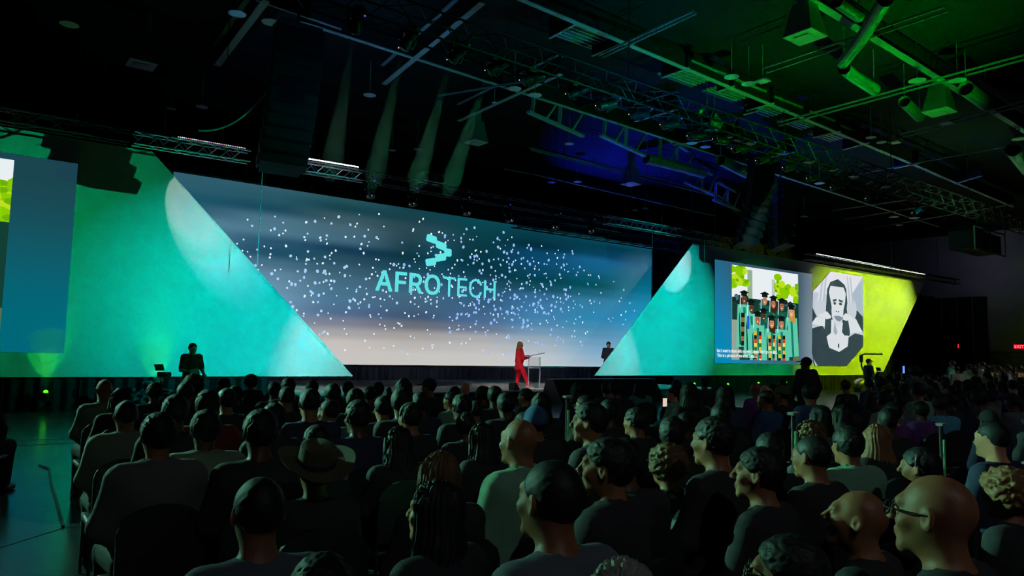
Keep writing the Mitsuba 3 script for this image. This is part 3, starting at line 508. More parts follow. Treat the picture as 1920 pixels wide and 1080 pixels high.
# projected pictures on the side screens
def blue_field(p, n, uv):
    x, z = uv.x, uv.y
    c = mikit.mix(srgb(0, 140, 190), srgb(70, 100, 120), mikit.smoothstep(.05, .75, x+z*.35))
    return mikit.mix(c*.9, srgb(120, 140, 155), mikit.smoothstep(.8, 1., x))*(.75+.25*mikit.smoothstep(1., .2, z))
screen_rect(RP+'__projection', 27.72, 35.98, 1.38, 6.17, 20.975, blue_field, .3)
def blue_field_left(p, n, uv):
    return mikit.mix(srgb(0, 140, 165), srgb(40, 92, 108), mikit.smoothstep(.1, .95, uv.y))*.5
screen_rect(LP+'__projection', -6.0, 2.12, 1.40, 6.15, 20.975, blue_field_left, .3)

class Flat:      # a flat picture drawn as coloured shapes lying on a screen
    def __init__(s, holder, x0, x1, z0, z1, y): s.h, s.b, s.y, s.q = holder, (x0, x1, z0, z1), y, {}; s.n = 0
    def add(s, name, col, pts, buf=0):
        x0, x1, z0, z1 = s.b
        g = pts if hasattr(pts, 'geom_type') else shapely.Polygon(pts)
        if buf: g = g.buffer(buf).simplify(.004)
        g = g.intersection(shapely.box(0, 0, 1, 1))
        if g.is_empty: return
        s.n += 1
        for q in getattr(g, 'geoms', [g]):
            if q.geom_type != 'Polygon' or q.area < 1e-6: continue
            v, f = trimesh.creation.triangulate_polygon(q, engine='earcut')
            v = np.stack([x0+v[:, 0]*(x1-x0), np.full(len(v), s.y-.00012*s.n), z0+v[:, 1]*(z1-z0)], 1)
            s.q.setdefault((name, col), []).append((v, f))
    def done(s, k=1.):
        for (name, col), ms_ in s.q.items():
            V, F = joined(ms_); n = np.cross(V[F[:, 1]]-V[F[:, 0]], V[F[:, 2]]-V[F[:, 0]])[:, 1]
            F = np.where((n > 0)[:, None], F[:, ::-1], F)
            glow(numbered(s.h+'__'+name), (V, F), srgb(*col, k), .15 if name == 'picture_sky' else 0., 'stuff' if len(ms_) > 1 else None)
def el(x, y, a, b, n=14):
    t = np.linspace(0, 2*math.pi, n+1)[:-1]; return [(x+a*math.cos(q), y+b*math.sin(q)) for q in t]
def joined(ms):
    V, F, k = [], [], 0
    for v, f in ms: V.append(v); F.append(np.asarray(f)+k); k += len(v)
    return np.concatenate(V), np.concatenate(F)

def graduates(holder, x0, x1, z0, z1, y):
    P = Flat(holder, x0, x1, z0, z1, y); r = np.random.default_rng(8)
    P.add('picture_sky', (238, 244, 246), shapely.box(0, 0, 1, 1))
    P.add('picture_tower', (150, 178, 150), shapely.box(.22, .55, .29, .97)); P.add('picture_tower', (190, 205, 190), shapely.box(.58, .6, .63, .9))
    for (cx, cz, a, b) in ((.1, .87, .14, .13), (.74, .82, .14, .13), (.98, .76, .09, .14)):
        for i in range(16):
            q = r.normal(size=2)*.42; P.add('picture_tree', (140, 205, 0) if i % 3 else (190, 228, 30), el(cx+q[0]*a, cz+q[1]*b, .045+.03*r.random(), .04+.02*r.random(), 9))
        for i in range(5):
            q = r.normal(size=2)*.5; P.add('picture_tree', (110, 178, 0), el(cx+q[0]*a, cz+q[1]*b, .022, .018, 7))
    P.add('picture_crowd', (20, 60, 52), shapely.box(0, .1, 1, .66))
    for i in range(22): x = r.random(); z = .6+.07*r.random(); P.add('picture_crowd', (24, 40, 40) if i % 2 else (70, 110, 110), el(x, z, .03, .03, 8))
    P.add('picture_crowd', (30, 70, 60), shapely.box(0, 0, 1, .12)); P.add('picture_ground', (150, 165, 150), [(0, 0), (.1, 0), (.07, .42), (0, .42)]); P.add('picture_ground', (96, 110, 84), [(.9, 0), (1, 0), (1, .2), (.92, .2)])
    people = [(.17, .66, 1, 0), (.47, .67, 1, 2), (.6, .64, 1, 0), (.73, .62, 1, 0), (.27, .57, 1, 3), (.45, .49, 1, 0), (.88, .56, 1, 4), (.36, .45, 1.05, 1), (.57, .42, 1.05, 1), (.72, .42, 1.05, 1)]
    for i, (x, z, k, acc) in enumerate(people):
        w = .085*k; skin = [(112, 66, 40), (206, 140, 100), (190, 118, 84), (170, 110, 74), (96, 58, 38), (84, 52, 36), (226, 170, 130), (176, 112, 72), (206, 140, 100), (196, 130, 90)][i]
        gown = (96, 204, 172) if i in (0, 4, 6, 7, 8, 9) else (20, 90, 74)
        P.add('picture_gown', gown, [(x-w, z-.08), (x+w, z-.08), (x+w*1.25, z-.5), (x-w*1.25, z-.52)], .008)
        P.add('picture_gown', (26, 128, 104), [(x-w*.2, z-.1), (x+w*.2, z-.1), (x+w*.5, z-.52), (x+w*.1, z-.52)])
        P.add('picture_gown', (14, 74, 62), [(x-w*.9, z-.2), (x-w*.75, z-.14), (x-w*.55, z-.5), (x-w*.8, z-.5)])
        if i in (6, 8, 2): P.add('picture_hair', (206, 150, 60) if i == 6 else (60, 34, 22), [(x-.035, z+.02), (x+.045, z+.02), (x+.06, z-.13), (x-.03, z-.1)], .006)
        P.add('picture_face', skin, el(x, z-.015, .034*k, .05*k))
        P.add('picture_cap', (20, 24, 26), [(x-.042*k, z+.02), (x+.042*k, z+.02), (x+.04*k, z+.055), (x-.04*k, z+.055)]); P.add('picture_cap', (12, 14, 16), [(x-.07*k, z+.055), (x+.002, z+.04), (x+.072*k, z+.06), (x, z+.085)])
        P.add('picture_tassel', (225, 232, 240), [(x-.055*k, z+.05), (x-.045*k, z+.05), (x-.052*k, z-.11), (x-.064*k, z-.11)])
        P.add('picture_smile', (245, 235, 225), el(x, z-.035, .012, .006, 8)); P.add('picture_eye', (30, 18, 14), el(x-.013, z-.002, .005, .005, 6)); P.add('picture_eye', (30, 18, 14), el(x+.013, z-.002, .005, .005, 6))
        if acc == 1:
            for s in (-1, 1):
                for j in range(9):
                    c = [(236, 186, 40), (20, 22, 20), (226, 60, 36), (240, 220, 90), (28, 120, 60)][(j+(s > 0)) % 5]
                    P.add('picture_stole', c, shapely.box(x+s*.034-.019, z-.14-.042*(j+1), x+s*.034+.019, z-.14-.042*j))
        if acc == 0 and i in (0,):
            for j in range(7): P.add('picture_stole', (150, 110, 50) if j % 2 else (24, 22, 18), shapely.box(x-.045, z-.16-.05*(j+1), x+.005, z-.16-.05*j))
        if acc == 3: P.add('picture_stole', (40, 90, 220), shapely.box(x-.06, z-.24, x-.03, z-.1))
    P.done(.95)
graduates(RP, 28.98, 34.62, 1.55, 6.04, 20.96)
# the same picture, right end only in view, on the left screen
graduates(LP, -4.84, .80, 1.55, 6.0, 20.96)
# captions
for i, (t, x1, zt) in enumerate((('But I want to share with you why I almost didn\'t go into tech.', 32.6, 1.885), ('This is a picture of me when I was a', 30.85, 1.665))):
    m = meshkit.text_mesh(t, .145, .004, True); v = np.array(m.vertices); sc = (x1-27.69-.1)/(m.bounds[1, 0]-m.bounds[0, 0])
    glow(numbered(RP+'__caption'), (np.stack([27.79+v[:, 0]*sc, 20.915-v[:, 2], zt+v[:, 1]], 1), m.faces), srgb(235, 245, 245))
# portrait poster
def portrait(x0, x1, z0, z1, y):
    P = Flat(RP, x0, x1, z0, z1, y)
    D, W, G = (42, 60, 78), (216, 220, 226), (158, 172, 190)
    oct_ = shapely.Polygon([(.03, .76), (.36, 1), (1, 1), (.98, .22), (.64, 0), (.06, 0), (0, .13)])
    A = lambda n, c, g, b=0: P.add(n, c, (g if hasattr(g, 'geom_type') else shapely.Polygon(g)).buffer(b).intersection(oct_))
    A('poster_ground', (188, 196, 210), oct_)
    A('poster_facet', (226, 222, 232), [(.03, .76), (.36, 1), (1, 1), (.72, .74)]); A('poster_facet', (164, 182, 200), [(1, 1), (.98, .55), (.72, .74)])
    A('poster_hair', D, [(.3, .8), (.36, .88), (.5, .92), (.62, .87), (.68, .78), (.72, .5), (.7, .34), (.62, .3), (.34, .3), (.24, .36), (.27, .55)], .01)
    A('poster_dress', (38, 54, 74), [(0, .38), (.2, .42), (.3, .3), (.66, .3), (.82, .36), (1, .34), (.98, .22), (.64, 0), (.1, 0), (0, .1)])
    A('poster_shoulder', (38, 54, 74), [(0, .62), (.1, .5), (.0, .42)]); A('poster_shoulder', (38, 54, 74), [(.86, .62), (1, .54), (1, .38), (.8, .46)])
    A('poster_sleeve', W, [(0, .43), (.08, .5), (.25, .5), (.24, .41), (.1, .42)]); A('poster_sleeve', W, [(.68, .52), (.84, .52), (.97, .38), (.72, .36)])
    A('poster_skin', W, [(.37, .48), (.57, .46), (.55, .36), (.6, .32), (.68, .32), (.66, .22), (.5, .16), (.32, .2), (.28, .3), (.36, .34)], .01)
    A('poster_face', (206, 212, 220), el(.48, .58, .115, .16, 18)); A('poster_mask', W, [(.33, .78), (.36, .84), (.6, .84), (.64, .78), (.62, .68), (.57, .56), (.5, .5), (.4, .54), (.37, .66)], .008)
    for s, ox in ((-1, .16), (1, .76)):
        A('poster_hand', (196, 204, 214), el(ox, .62, .1, .12, 14)); A('poster_thumb', W, [(ox-.1*s*-.2, .52), (ox-s*.12, .5), (ox-s*.19, .515), (ox-s*.12, .56)], .012)
        for j in range(4): A('poster_finger', [W, (180, 190, 204)][j % 2], [(ox+(.03*j-.06)-s*.02, .68), (ox+(.03*j-.035)-s*.02, .68), (ox-s*.07+(.03*j-.03), .97), (ox-s*.07+(.03*j-.045), .97)], .004)
    A('poster_brow', (60, 76, 94), [(.4, .7), (.46, .71), (.46, .695), (.4, .685)], .004); A('poster_brow', (60, 76, 94), [(.51, .71), (.58, .7), (.58, .685), (.51, .695)], .004)
    A('poster_eye', (52, 66, 84), el(.43, .665, .026, .015)); A('poster_eye', (52, 66, 84), el(.54, .665, .03, .015)); A('poster_nostril', (60, 70, 84), el(.46, .58, .012, .008)); A('poster_nostril', (60, 70, 84), el(.5, .58, .012, .008))
    A('poster_lip', (120, 136, 154), [(.42, .525), (.5, .53), (.58, .515), (.52, .48), (.46, .49)], .006); A('poster_shade', G, [(.42, .46), (.47, .36), (.44, .33), (.4, .36)], .004)
    A('poster_pendant', (46, 58, 74), el(.49, .215, .014, .026))
    P.done(1.)
portrait(35.85, 41.35, 1.31, 6.46, 20.96)
# LED uplights on the floor in front of the screens
mat('lens_glass', (.1, .3, .1), .2)
for i, (x, z, w) in enumerate(((1.79, .47, 1.), (4.25, .45, 1.), (25.96, .46, .25), (28.36, .42, .25), (30.74, .46, .25), (33.04, .47, .25))):
    k = thing('floor_uplight', ['glowing green uplight on the floor before the left screen, casting a green fan of light', 'green uplight hidden behind the crowd, its fan of light left of the cameraman', 'first small green uplight under the right screen', 'second small green uplight under the right screen', 'third small green uplight under the right screen', 'fourth small green uplight under the right screen'][i], 'lamp')
    yy = 20.78
    part(k, 'base', box((x-.16, yy-.14, 0), (x+.16, yy+.14, .1)), 'black_plastic')
    part(k, 'yoke', cat(box((x-.17, yy-.03, .08), (x-.14, yy+.03, z)), box((x+.14, yy-.03, .08), (x+.17, yy+.03, z))), 'black_plastic')
    part(k, 'body', cyl((x, yy+.02, z-.2), (x, yy-.03, z), .12, 20), 'black_plastic', smooth=40)
    m = trimesh.creation.icosphere(2, .05); m.apply_translation((x, yy-.05, z)); 
    glow(k+'__lens', m, (.22, 4*w**.3, .04), .12*w)
    if i < 2:
        spot('uplight_beam_%d' % i, (x, yy-.03, z+.07), (x-.03, yy+.28, 1.6), .56, (.012, 1., .0), 8. if i == 0 else 6., .25, .8)
# ---------------------------------------------------------------- figures
def surface_nets(vals, ax):
    ins = vals < 0
    nx, ny, nz = vals.shape
    cnt = np.zeros((nx-1, ny-1, nz-1), np.int8)
    for a, b, c in np.ndindex(2, 2, 2):
        cnt += ins[a:nx-1+a, b:ny-1+b, c:nz-1+c]
    I = np.argwhere((cnt > 0) & (cnt < 8))
    idx = -np.ones(cnt.shape, np.int64)
    idx[tuple(I.T)] = np.arange(len(I))
    acc = np.zeros((len(I), 3)); num = np.zeros(len(I))
    corners = [np.array(c) for c in np.ndindex(2, 2, 2)]
    for c in corners:
        for d in range(3):
            if c[d]:
                continue
            e = c.copy(); e[d] = 1
            A, B = I + c, I + e
            va, vb = vals[tuple(A.T)], vals[tuple(B.T)]
            m = (va < 0) != (vb < 0)
            t = va[m] / (va[m] - vb[m])
            P = np.stack([ax[k][A[m, k]] for k in range(3)], 1)
            Q = np.stack([ax[k][B[m, k]] for k in range(3)], 1)
            acc[m] += P + (Q - P) * t[:, None]; num[m] += 1
    V = acc / num[:, None]
    F = []
    for d in range(3):
        s0 = [slice(None)]*3; s1 = [slice(None)]*3
        s0[d] = slice(0, -1); s1[d] = slice(1, None)
        E = np.argwhere(ins[tuple(s0)] != ins[tuple(s1)])
        u, v = (d+1) % 3, (d+2) % 3
        ok = (E[:, u] > 0) & (E[:, v] > 0) & (E[:, u] < vals.shape[u]-1) & (E[:, v] < vals.shape[v]-1)
        E = E[ok]
        du = np.zeros(3, int); du[u] = 1
        dv = np.zeros(3, int); dv[v] = 1
        q = [idx[tuple((E + o).T)] for o in (-du-dv, -dv, 0*du, -du)]
        flip = ins[tuple(E.T)]
        Q = np.stack(q, 1)
        Q = np.where(flip[:, None], Q, Q[:, ::-1])
        F += [Q[:, [0, 1, 2]], Q[:, [0, 2, 3]]]
    return V, np.concatenate(F)

class Field:
    def __init__(s, ax):
        s.ax = ax; s.v = np.full([len(a) for a in ax], 1.0, np.float32)
    def box(s, lo, hi):
        sl = tuple(slice(max(np.searchsorted(a, l)-1, 0), np.searchsorted(a, h)+1) for a, l, h in zip(s.ax, lo, hi))
        g = [a[q] for a, q in zip(s.ax, sl)]
        return sl, (g[0][:, None, None], g[1][None, :, None], g[2][None, None, :])
    def put(s, sl, d, k, op):
        o = s.v[sl]
        if o.size == 0: return
        if op == '+':
            h = np.maximum(k - np.abs(o - d), 0) / k
            s.v[sl] = np.minimum(o, d) - h*h*k*.25
        elif op == '-':
            d = -d
            h = np.maximum(k - np.abs(o - d), 0) / k
            s.v[sl] = np.maximum(o, d) + h*h*k*.25
    def cone(s, a, b, ra, rb, k=.03, op='+', grow=0.):
        a, b = np.asarray(a, float), np.asarray(b, float); ra += grow; rb += grow
        m = max(ra, rb) + k + .02
        sl, (x, y, z) = s.box(np.minimum(a, b)-m, np.maximum(a, b)+m)
        ba = b - a; L = max(ba @ ba, 1e-9)
        x, y, z = x-a[0], y-a[1], z-a[2]
        t = np.clip((x*ba[0]+y*ba[1]+z*ba[2])/L, 0, 1)
        d = np.sqrt((x-t*ba[0])**2+(y-t*ba[1])**2+(z-t*ba[2])**2) - (ra+t*(rb-ra))
        s.put(sl, d, k, op)
    def ell(s, c, r, k=.03, op='+', R=None, grow=0.):
        c, r = np.asarray(c, float), np.asarray(r, float)+grow
        m = r.max() + k + .02
        sl, (x, y, z) = s.box(c-m, c+m)
        x, y, z = x-c[0], y-c[1], z-c[2]
        if R is not None:
            x, y, z = (R[0, i]*x + R[1, i]*y + R[2, i]*z for i in range(3))
        k0 = np.sqrt((x/r[0])**2+(y/r[1])**2+(z/r[2])**2)
        k1 = np.sqrt((x/r[0]**2)**2+(y/r[1]**2)**2+(z/r[2]**2)**2)+1e-9
        s.put(sl, k0*(k0-1)/k1, k, op)
    def plane(s, p, n):            # keep the side n points to
        p, n = np.asarray(p, float), np.asarray(n, float); n = n/np.linalg.norm(n)
        x, y, z = s.ax[0][:, None, None], s.ax[1][None, :, None], s.ax[2][None, None, :]
        s.v = np.maximum(s.v, -((x-p[0])*n[0]+(y-p[1])*n[1]+(z-p[2])*n[2])).astype(np.float32)
    def mesh(s):
        return surface_nets(s.v, s.ax)

def axis(lo, hi, flo, fhi, hf, hc):
    a = [] if flo <= lo else list(np.linspace(lo, flo, max(2, int(round((flo-lo)/hc))+1)))[:-1]
    flo, fhi = max(lo, flo), min(hi, fhi)
    b = list(np.linspace(flo, fhi, max(2, int(round((fhi-flo)/hf))+1)))
    c = [] if fhi >= hi else list(np.linspace(fhi, hi, max(2, int(round((hi-fhi)/hc))+1)))[1:]
    return np.array(a + b + c)

def rot(yaw, pitch=0., roll=0.):   # yaw > 0 turns the face to its left (counter-clockwise from above)
    cy, sy, cp, sp, cr, sr = math.cos(yaw), math.sin(yaw), math.cos(pitch), math.sin(pitch), math.cos(roll), math.sin(roll)
    Z = np.array([[cy, -sy, 0], [sy, cy, 0], [0, 0, 1]]); X = np.array([[1, 0, 0], [0, cp, -sp], [0, sp, cp]]); Y = np.array([[cr, 0, sr], [0, 1, 0], [-sr, 0, cr]])
    return Z @ X @ Y

SEATED = dict(pel=(0, 0, .56), hip=.09, chest=(0, -.035, .87), neck=(0, -.03, 1.035), head=(0, .015, 1.185), sho=(.165, -.03, .972), elb=[(.225, .03, .735)]*2,
              wri=[(.13, .25, .63)]*2, hand=[(.08, .32, .615)]*2, knee=[(.13, .43, .51)]*2, ank=[(.13, .40, .09)]*2, toe=[(.145, .56, .035)]*2)

def mir(p, s): return np.array([p[0]*s, p[1], p[2]])

def head_prims(f, C, R, jaw=1.0):
    H = lambda p: C + R @ np.asarray(p, float)
    f.ell(H((0, -.015, .028)), (.075, .096, .09), .03, R=R)
    f.ell(H((0, .028, -.045)), (.058*jaw, .062, .07), .04, R=R)
    f.cone(H((-.018, .07, -.098)), H((.018, .07, -.098)), .018, .018, .03)
    f.cone(H((-.03, .078, .03)), H((.03, .078, .03)), .016, .016, .025)
    for s in (-1, 1):
        f.ell(H((.044*s, .062, -.022)), (.022, .022, .02), .025, R=R)
        f.ell(H((.031*s, .096, .008)), (.016, .012, .011), .012, op='-', R=R)
        f.ell(H((.031*s, .081, .007)), (.013, .013, .012), .004, R=R)
    f.cone(H((0, .092, .018)), H((0, .116, -.022)), .008, .012, .014)
    for s in (-1, 1): f.ell(H((.012*s, .106, -.026)), (.009, .011, .008), .008, R=R)
    f.cone(H((-.018, .09, -.052)), H((.018, .09, -.052)), .008, .008, .01)
    f.cone(H((-.016, .088, -.064)), H((.016, .088, -.064)), .009, .009, .01)
    f.cone(H((-.02, .1, -.058)), H((.02, .1, -.058)), .003, .003, .004, op='-')
    for s in (-1, 1):
        E = R @ rot(s*.35)
        f.ell(H((.079*s, -.008, .0)), (.009, .02, .033), .008, R=E)
        f.ell(H((.086*s, -.003, .006)), (.006, .011, .019), .006, op='-', R=E)

def body_field(J, C, R, B, ax, hands=False):
    f = Field(ax)
    f.ell(J['pel'], (.165*B, .125, .12), .05)
    f.ell((np.array(J['pel'])+J['chest'])/2, (.14*B, .105*B, .17), .06)
    f.ell(J['chest'], (.16*B, .11*B, .17), .06)
    nk = np.array(J['neck'])
    f.cone(nk - [0, 0, .05], C + R @ np.array([0, -.025, -.045]), .062, .054, .04)
    for i, s in enumerate((-1, 1)):
        sh = mir(J['sho'], s); el, wr, hd = (mir(J[k][i], s) for k in ('elb', 'wri', 'hand'))
        f.cone(nk - [0, 0, .03], sh, .05, .055, .05)
        f.cone(sh, el, .052*B, .042, .04); f.cone(el, wr, .043, .029, .025)
        if hands:
            u = (hd-wr)/np.linalg.norm(hd-wr); w = np.cross(u, [0, 0, 1.]); w /= np.linalg.norm(w)+1e-9; up = np.cross(w, u)
            f.cone(wr, wr + u*.05, .026, .03, .02); f.cone(wr+u*.05-w*.02, wr+u*.07+w*.02, .02, .018, .02)
            for j, (o, L) in enumerate(((-.03, .075), (-.01, .085), (.01, .08), (.03, .062))):
                p0 = wr+u*.075+w*o*.8; p1 = p0+u*L*.5-up*.006; p2 = p1+u*L*.42-up*.03
                f.cone(p0, p1, .0095, .009, .006); f.cone(p1, p2, .009, .0078, .004)
            t0 = wr+u*.02-w*.026*s; t1 = t0+u*.035-w*.03*s-up*.01; f.cone(t0, t1, .013, .01, .01); f.cone(t1, t1+u*.03-w*.005*s-up*.012, .01, .008, .005)
        else:
            f.ell((wr+hd)/2+(hd-wr)*.3, (.036, .05, .022), .02)
            f.cone(wr, hd, .028, .026, .02)
        hp = mir((J['hip'], J['pel'][1], J['pel'][2]-.03), s); kn, an, to = (mir(J[k][i], s) for k in ('knee', 'ank', 'toe'))
        f.cone(hp, kn, .088*B, .06, .05); f.cone(kn, an, .058, .038, .03)
        f.cone(an - [0, .03, .04], to, .04, .032, .02); f.cone(an, an - [0, .02, .03], .038, .038, .02)
    head_prims(f, C, R)
    return f

def top_field(J, C, R, B, ax, style='shirt', sleeves=1.0):
    f = Field(ax); g = .016 if style == 'shirt' else .03
    f.ell(np.array(J['pel'])+[0, 0, .05], (.168*B, .13, .12), .05, grow=g)
    f.ell((np.array(J['pel'])+J['chest'])/2, (.145*B, .11*B, .17), .06, grow=g)
    f.ell(J['chest'], (.16*B, .11*B, .17), .06, grow=g)
    nk = np.array(J['neck'])
    for i, s in enumerate((-1, 1)):
        sh = mir(J['sho'], s); el, wr = (mir(J[k][i], s) for k in ('elb', 'wri'))
        f.cone(nk - [0, 0, .035], sh, .052, .058, .05, grow=g*.8)
        f.cone(sh, el if sleeves > .5 else sh+(el-sh)*.8, .056*B, .05, .04, grow=g)
        if sleeves > .5: f.cone(el, el+(wr-el)*min(sleeves, .97), .05, .04, .03, grow=g)
    if style == 'jacket':      # stand-up collar
        for a in np.linspace(0, 2*math.pi, 14)[:-1]:
            f.cone(nk+[.07*math.sin(a), -.01+.07*math.cos(a), -.0], nk+[.066*math.sin(a), -.01+.066*math.cos(a), .03], .016, .012, .02)
    f.ell(nk+[0, .015, .035], (.06, .06, .05), .01, op='-')
    return f

def legs_field(J, B, ax):
    f = Field(ax)
    f.ell(J['pel'], (.168*B, .13, .12), .05, grow=.01)
    for i, s in enumerate((-1, 1)):
        hp = mir((J['hip'], J['pel'][1], J['pel'][2]-.03), s); kn, an = (mir(J[k][i], s) for k in ('knee', 'ank'))
        f.cone(hp, kn, .092*B, .068, .05, grow=.012); f.cone(kn, an+[0, 0, .01], .066, .052, .03, grow=.012)
    return f

def shoe_field(J, i, ax):
    s = (-1, 1)[i]; f = Field(ax); an, to = (mir(J[k][i], s) for k in ('ank', 'toe'))
    f.cone(an - [0, .04, .04], to, .05, .042, .02); f.cone(an, an-[0, .02, .04], .048, .05, .02)
    f.plane((0, 0, .003), (0, 0, 1))
    return f

def bumpy(V, F, amp, freq, seed):
    m = trimesh.Trimesh(V, F, process=False)
    n = np.array(m.vertex_normals)
    return V + n*((meshkit.fbm(V*freq, 3, seed)-.5)*2*amp)[:, None], F

def hair_mesh(kind, C, R, h, seed=3):
    H = lambda p: C + R @ np.asarray(p, float)
    base = dict(curlyblond='curls', curlybrown='curls', longbrown='long', bobgrey='bob', headphones='short', glasses='short').get(kind, kind)
    ext = .34 if base == 'long' else .22
    ax = [np.arange(C[i]-.23, C[i]+.231, h) for i in (0, 1)] + [np.arange(C[2]-ext-.02, C[2]+.25, h)]
    f = Field(ax); n = R @ np.array([0, -.62, .785])
    face = lambda k=.01, r=(.068, .075, .085): f.ell(H((0, .105, -.03)), r, k, op='-', R=R)
    if base in ('buzz', 'short', 'cap', 'bun'):
        g = dict(buzz=.006, short=.016, cap=.008, bun=.012)[base]
        f.ell(H((0, -.018, .03)), (.075, .096, .09), .02, R=R, grow=g)
        f.plane(H((0, .082, .066)), n)
        for s in (-1, 1): f.ell(H((.083*s, -.006, -.006)), (.02, .03, .036), .006, op='-', R=R)
        if base == 'bun': f.ell(H((0, -.06, .145)), (.042, .042, .038), .01, R=R)
    elif base in ('curly', 'afro', 'curls'):
        r = dict(curly=(.1, .115, .11), afro=(.14, .145, .14), curls=(.135, .14, .13))[base]
        f.ell(H((0, -.025, .05 if base != 'curly' else .04)), r, .02, R=R)
        f.plane(H((0, .09, .05)), R @ np.array([0, -.75, .66]) if base == 'curly' else R @ np.array([0, -.9, .42]))
        face(.02)
    elif base in ('long', 'bob'):
        f.ell(H((0, -.018, .032)), (.09, .108, .104), .03, R=R)
        L = -.27 if base == 'long' else -.105
        f.ell(H((0, -.045, L/2)), (.1, .075, .07-L/2), .05, R=R)
        if base == 'long': f.ell(H((0, -.075, L*.62)), (.115, .06, .13), .05, R=R)
        for s in (-1, 1): f.cone(H((.076*s, .01, .04)), H((.088*s, -.0, L*.8)), .026, .03, .03)
        face(.012, (.07, .085, .115))
    V, F = f.mesh()
    if len(V) == 0: return None
    if base in ('afro', 'curls', 'curly'):
        V, F = bumpy(V, F, .026 if base == 'curls' else .014, 42 if base == 'curls' else 60, seed)
    elif base in ('long', 'bob'):
        q = (V-C) @ R; a = np.arctan2(q[:, 0], -q[:, 1]-.02)
        V = V + (V-(C+R@np.array([0, -.03, -.05])))*(.045*np.sin(a*26+1.5*np.sin(q[:, 2]*22)))[:, None]
    else:
        V, F = bumpy(V, F, dict(short=.007, buzz=.0025).get(base, .004), 75, seed)
    return V, F

def cap_mesh(C, R, beanie=False):
    H = lambda p: C + R @ np.asarray(p, float)
    ax = [np.arange(C[i]-.24, C[i]+.241, .008) for i in (0, 1)] + [np.arange(C[2]-.1, C[2]+.2, .008)]
    f = Field(ax)
    f.ell(H((0, -.018, .036)), (.078, .098, .092), .02, R=R, grow=.018 if not beanie else .024)
    f.plane(H((0, 0, .038 if not beanie else .02)), R @ np.array([0, -.12, 1]))
    if not beanie:
        f.ell(H((0, .125, .05)), (.07, .075, .008), .01, R=R @ rot(0, -.12))
    else:
        f.ell(H((0, -.015, .045)), (.1, .118, .016), .008, R=R)
    f.cone(H((0, -.018, .148)), H((0, -.018, .15)), .008, .008, .004)
    return f.mesh()

def hat_meshes(C, R):
    p = np.array([(0, .0), (.19, .008), (.2, .02), (.195, .022), (.1, .012), (.098, .03), (.088, .11), (.06, .125), (0, .118)])
    m = trimesh.creation.revolve(p, sections=40)
    v = np.array(m.vertices); r = np.hypot(v[:, 0], v[:, 1]); a = np.arctan2(v[:, 1], v[:, 0])
    v[:, 2] += np.where(r > .1, (r-.1)*.55*np.abs(np.cos(a))**2 - (r-.1)*.1, 0); v[:, 1] *= 1.14
    v[:, 2] -= np.where((r < .07) & (v[:, 2] > .1), .018*np.exp(-(v[:, 0]/.03)**2), 0)
    band = trimesh.creation.annulus(.0985, .103, .024, sections=40); w = np.array(band.vertices); w[:, 1] *= 1.14; w[:, 2] += .028
    tilt = R @ rot(0, .22)
    put = lambda q: C + (q+[0, -.015, .045]) @ tilt.T
    return (put(v), np.array(m.faces)), (put(w), np.array(band.faces))

def bar_mesh(pts, r, n=6):
    pts = np.asarray(pts, float); out = []
    for a, b in zip(pts[:-1], pts[1:]):
        L = np.linalg.norm(b-a)
        if L < 1e-6: continue
        m = trimesh.creation.cylinder(r, segment=[a, b], sections=n); out.append(m)
    m = trimesh.util.concatenate(out)
    return np.array(m.vertices), np.array(m.faces)

def glasses_mesh(C, R):
    out = []
    for s in (-1, 1):
        t = np.linspace(0, 2*math.pi, 15)
        out.append(bar_mesh([C+R@np.array([.034*s+.025*math.cos(a), .112, .006+.02*math.sin(a)]) for a in t], .0028))
        out.append(bar_mesh([C+R@np.array(p) for p in ((.058*s, .112, .01), (.078*s, .08, .012), (.084*s, -.01, .014))], .0026))
    out.append(bar_mesh([C+R@np.array(p) for p in ((-.01, .113, .01), (.01, .113, .01))], .0026))
    return joined(out)

def headset_mesh(C, R):
    t = np.linspace(-1.5, 1.5, 15)
    out = [bar_mesh([C+R@np.array([.098*math.sin(a), -.012, .012+.118*math.cos(a)]) for a in t], .006)]
    return joined(out)

def joined(ms):
    V, F, k = [], [], 0
    for v, f in ms:
        V.append(v); F.append(np.asarray(f)+k); k += len(v)
    return np.concatenate(V), np.concatenate(F)

def ring(v):
    return v

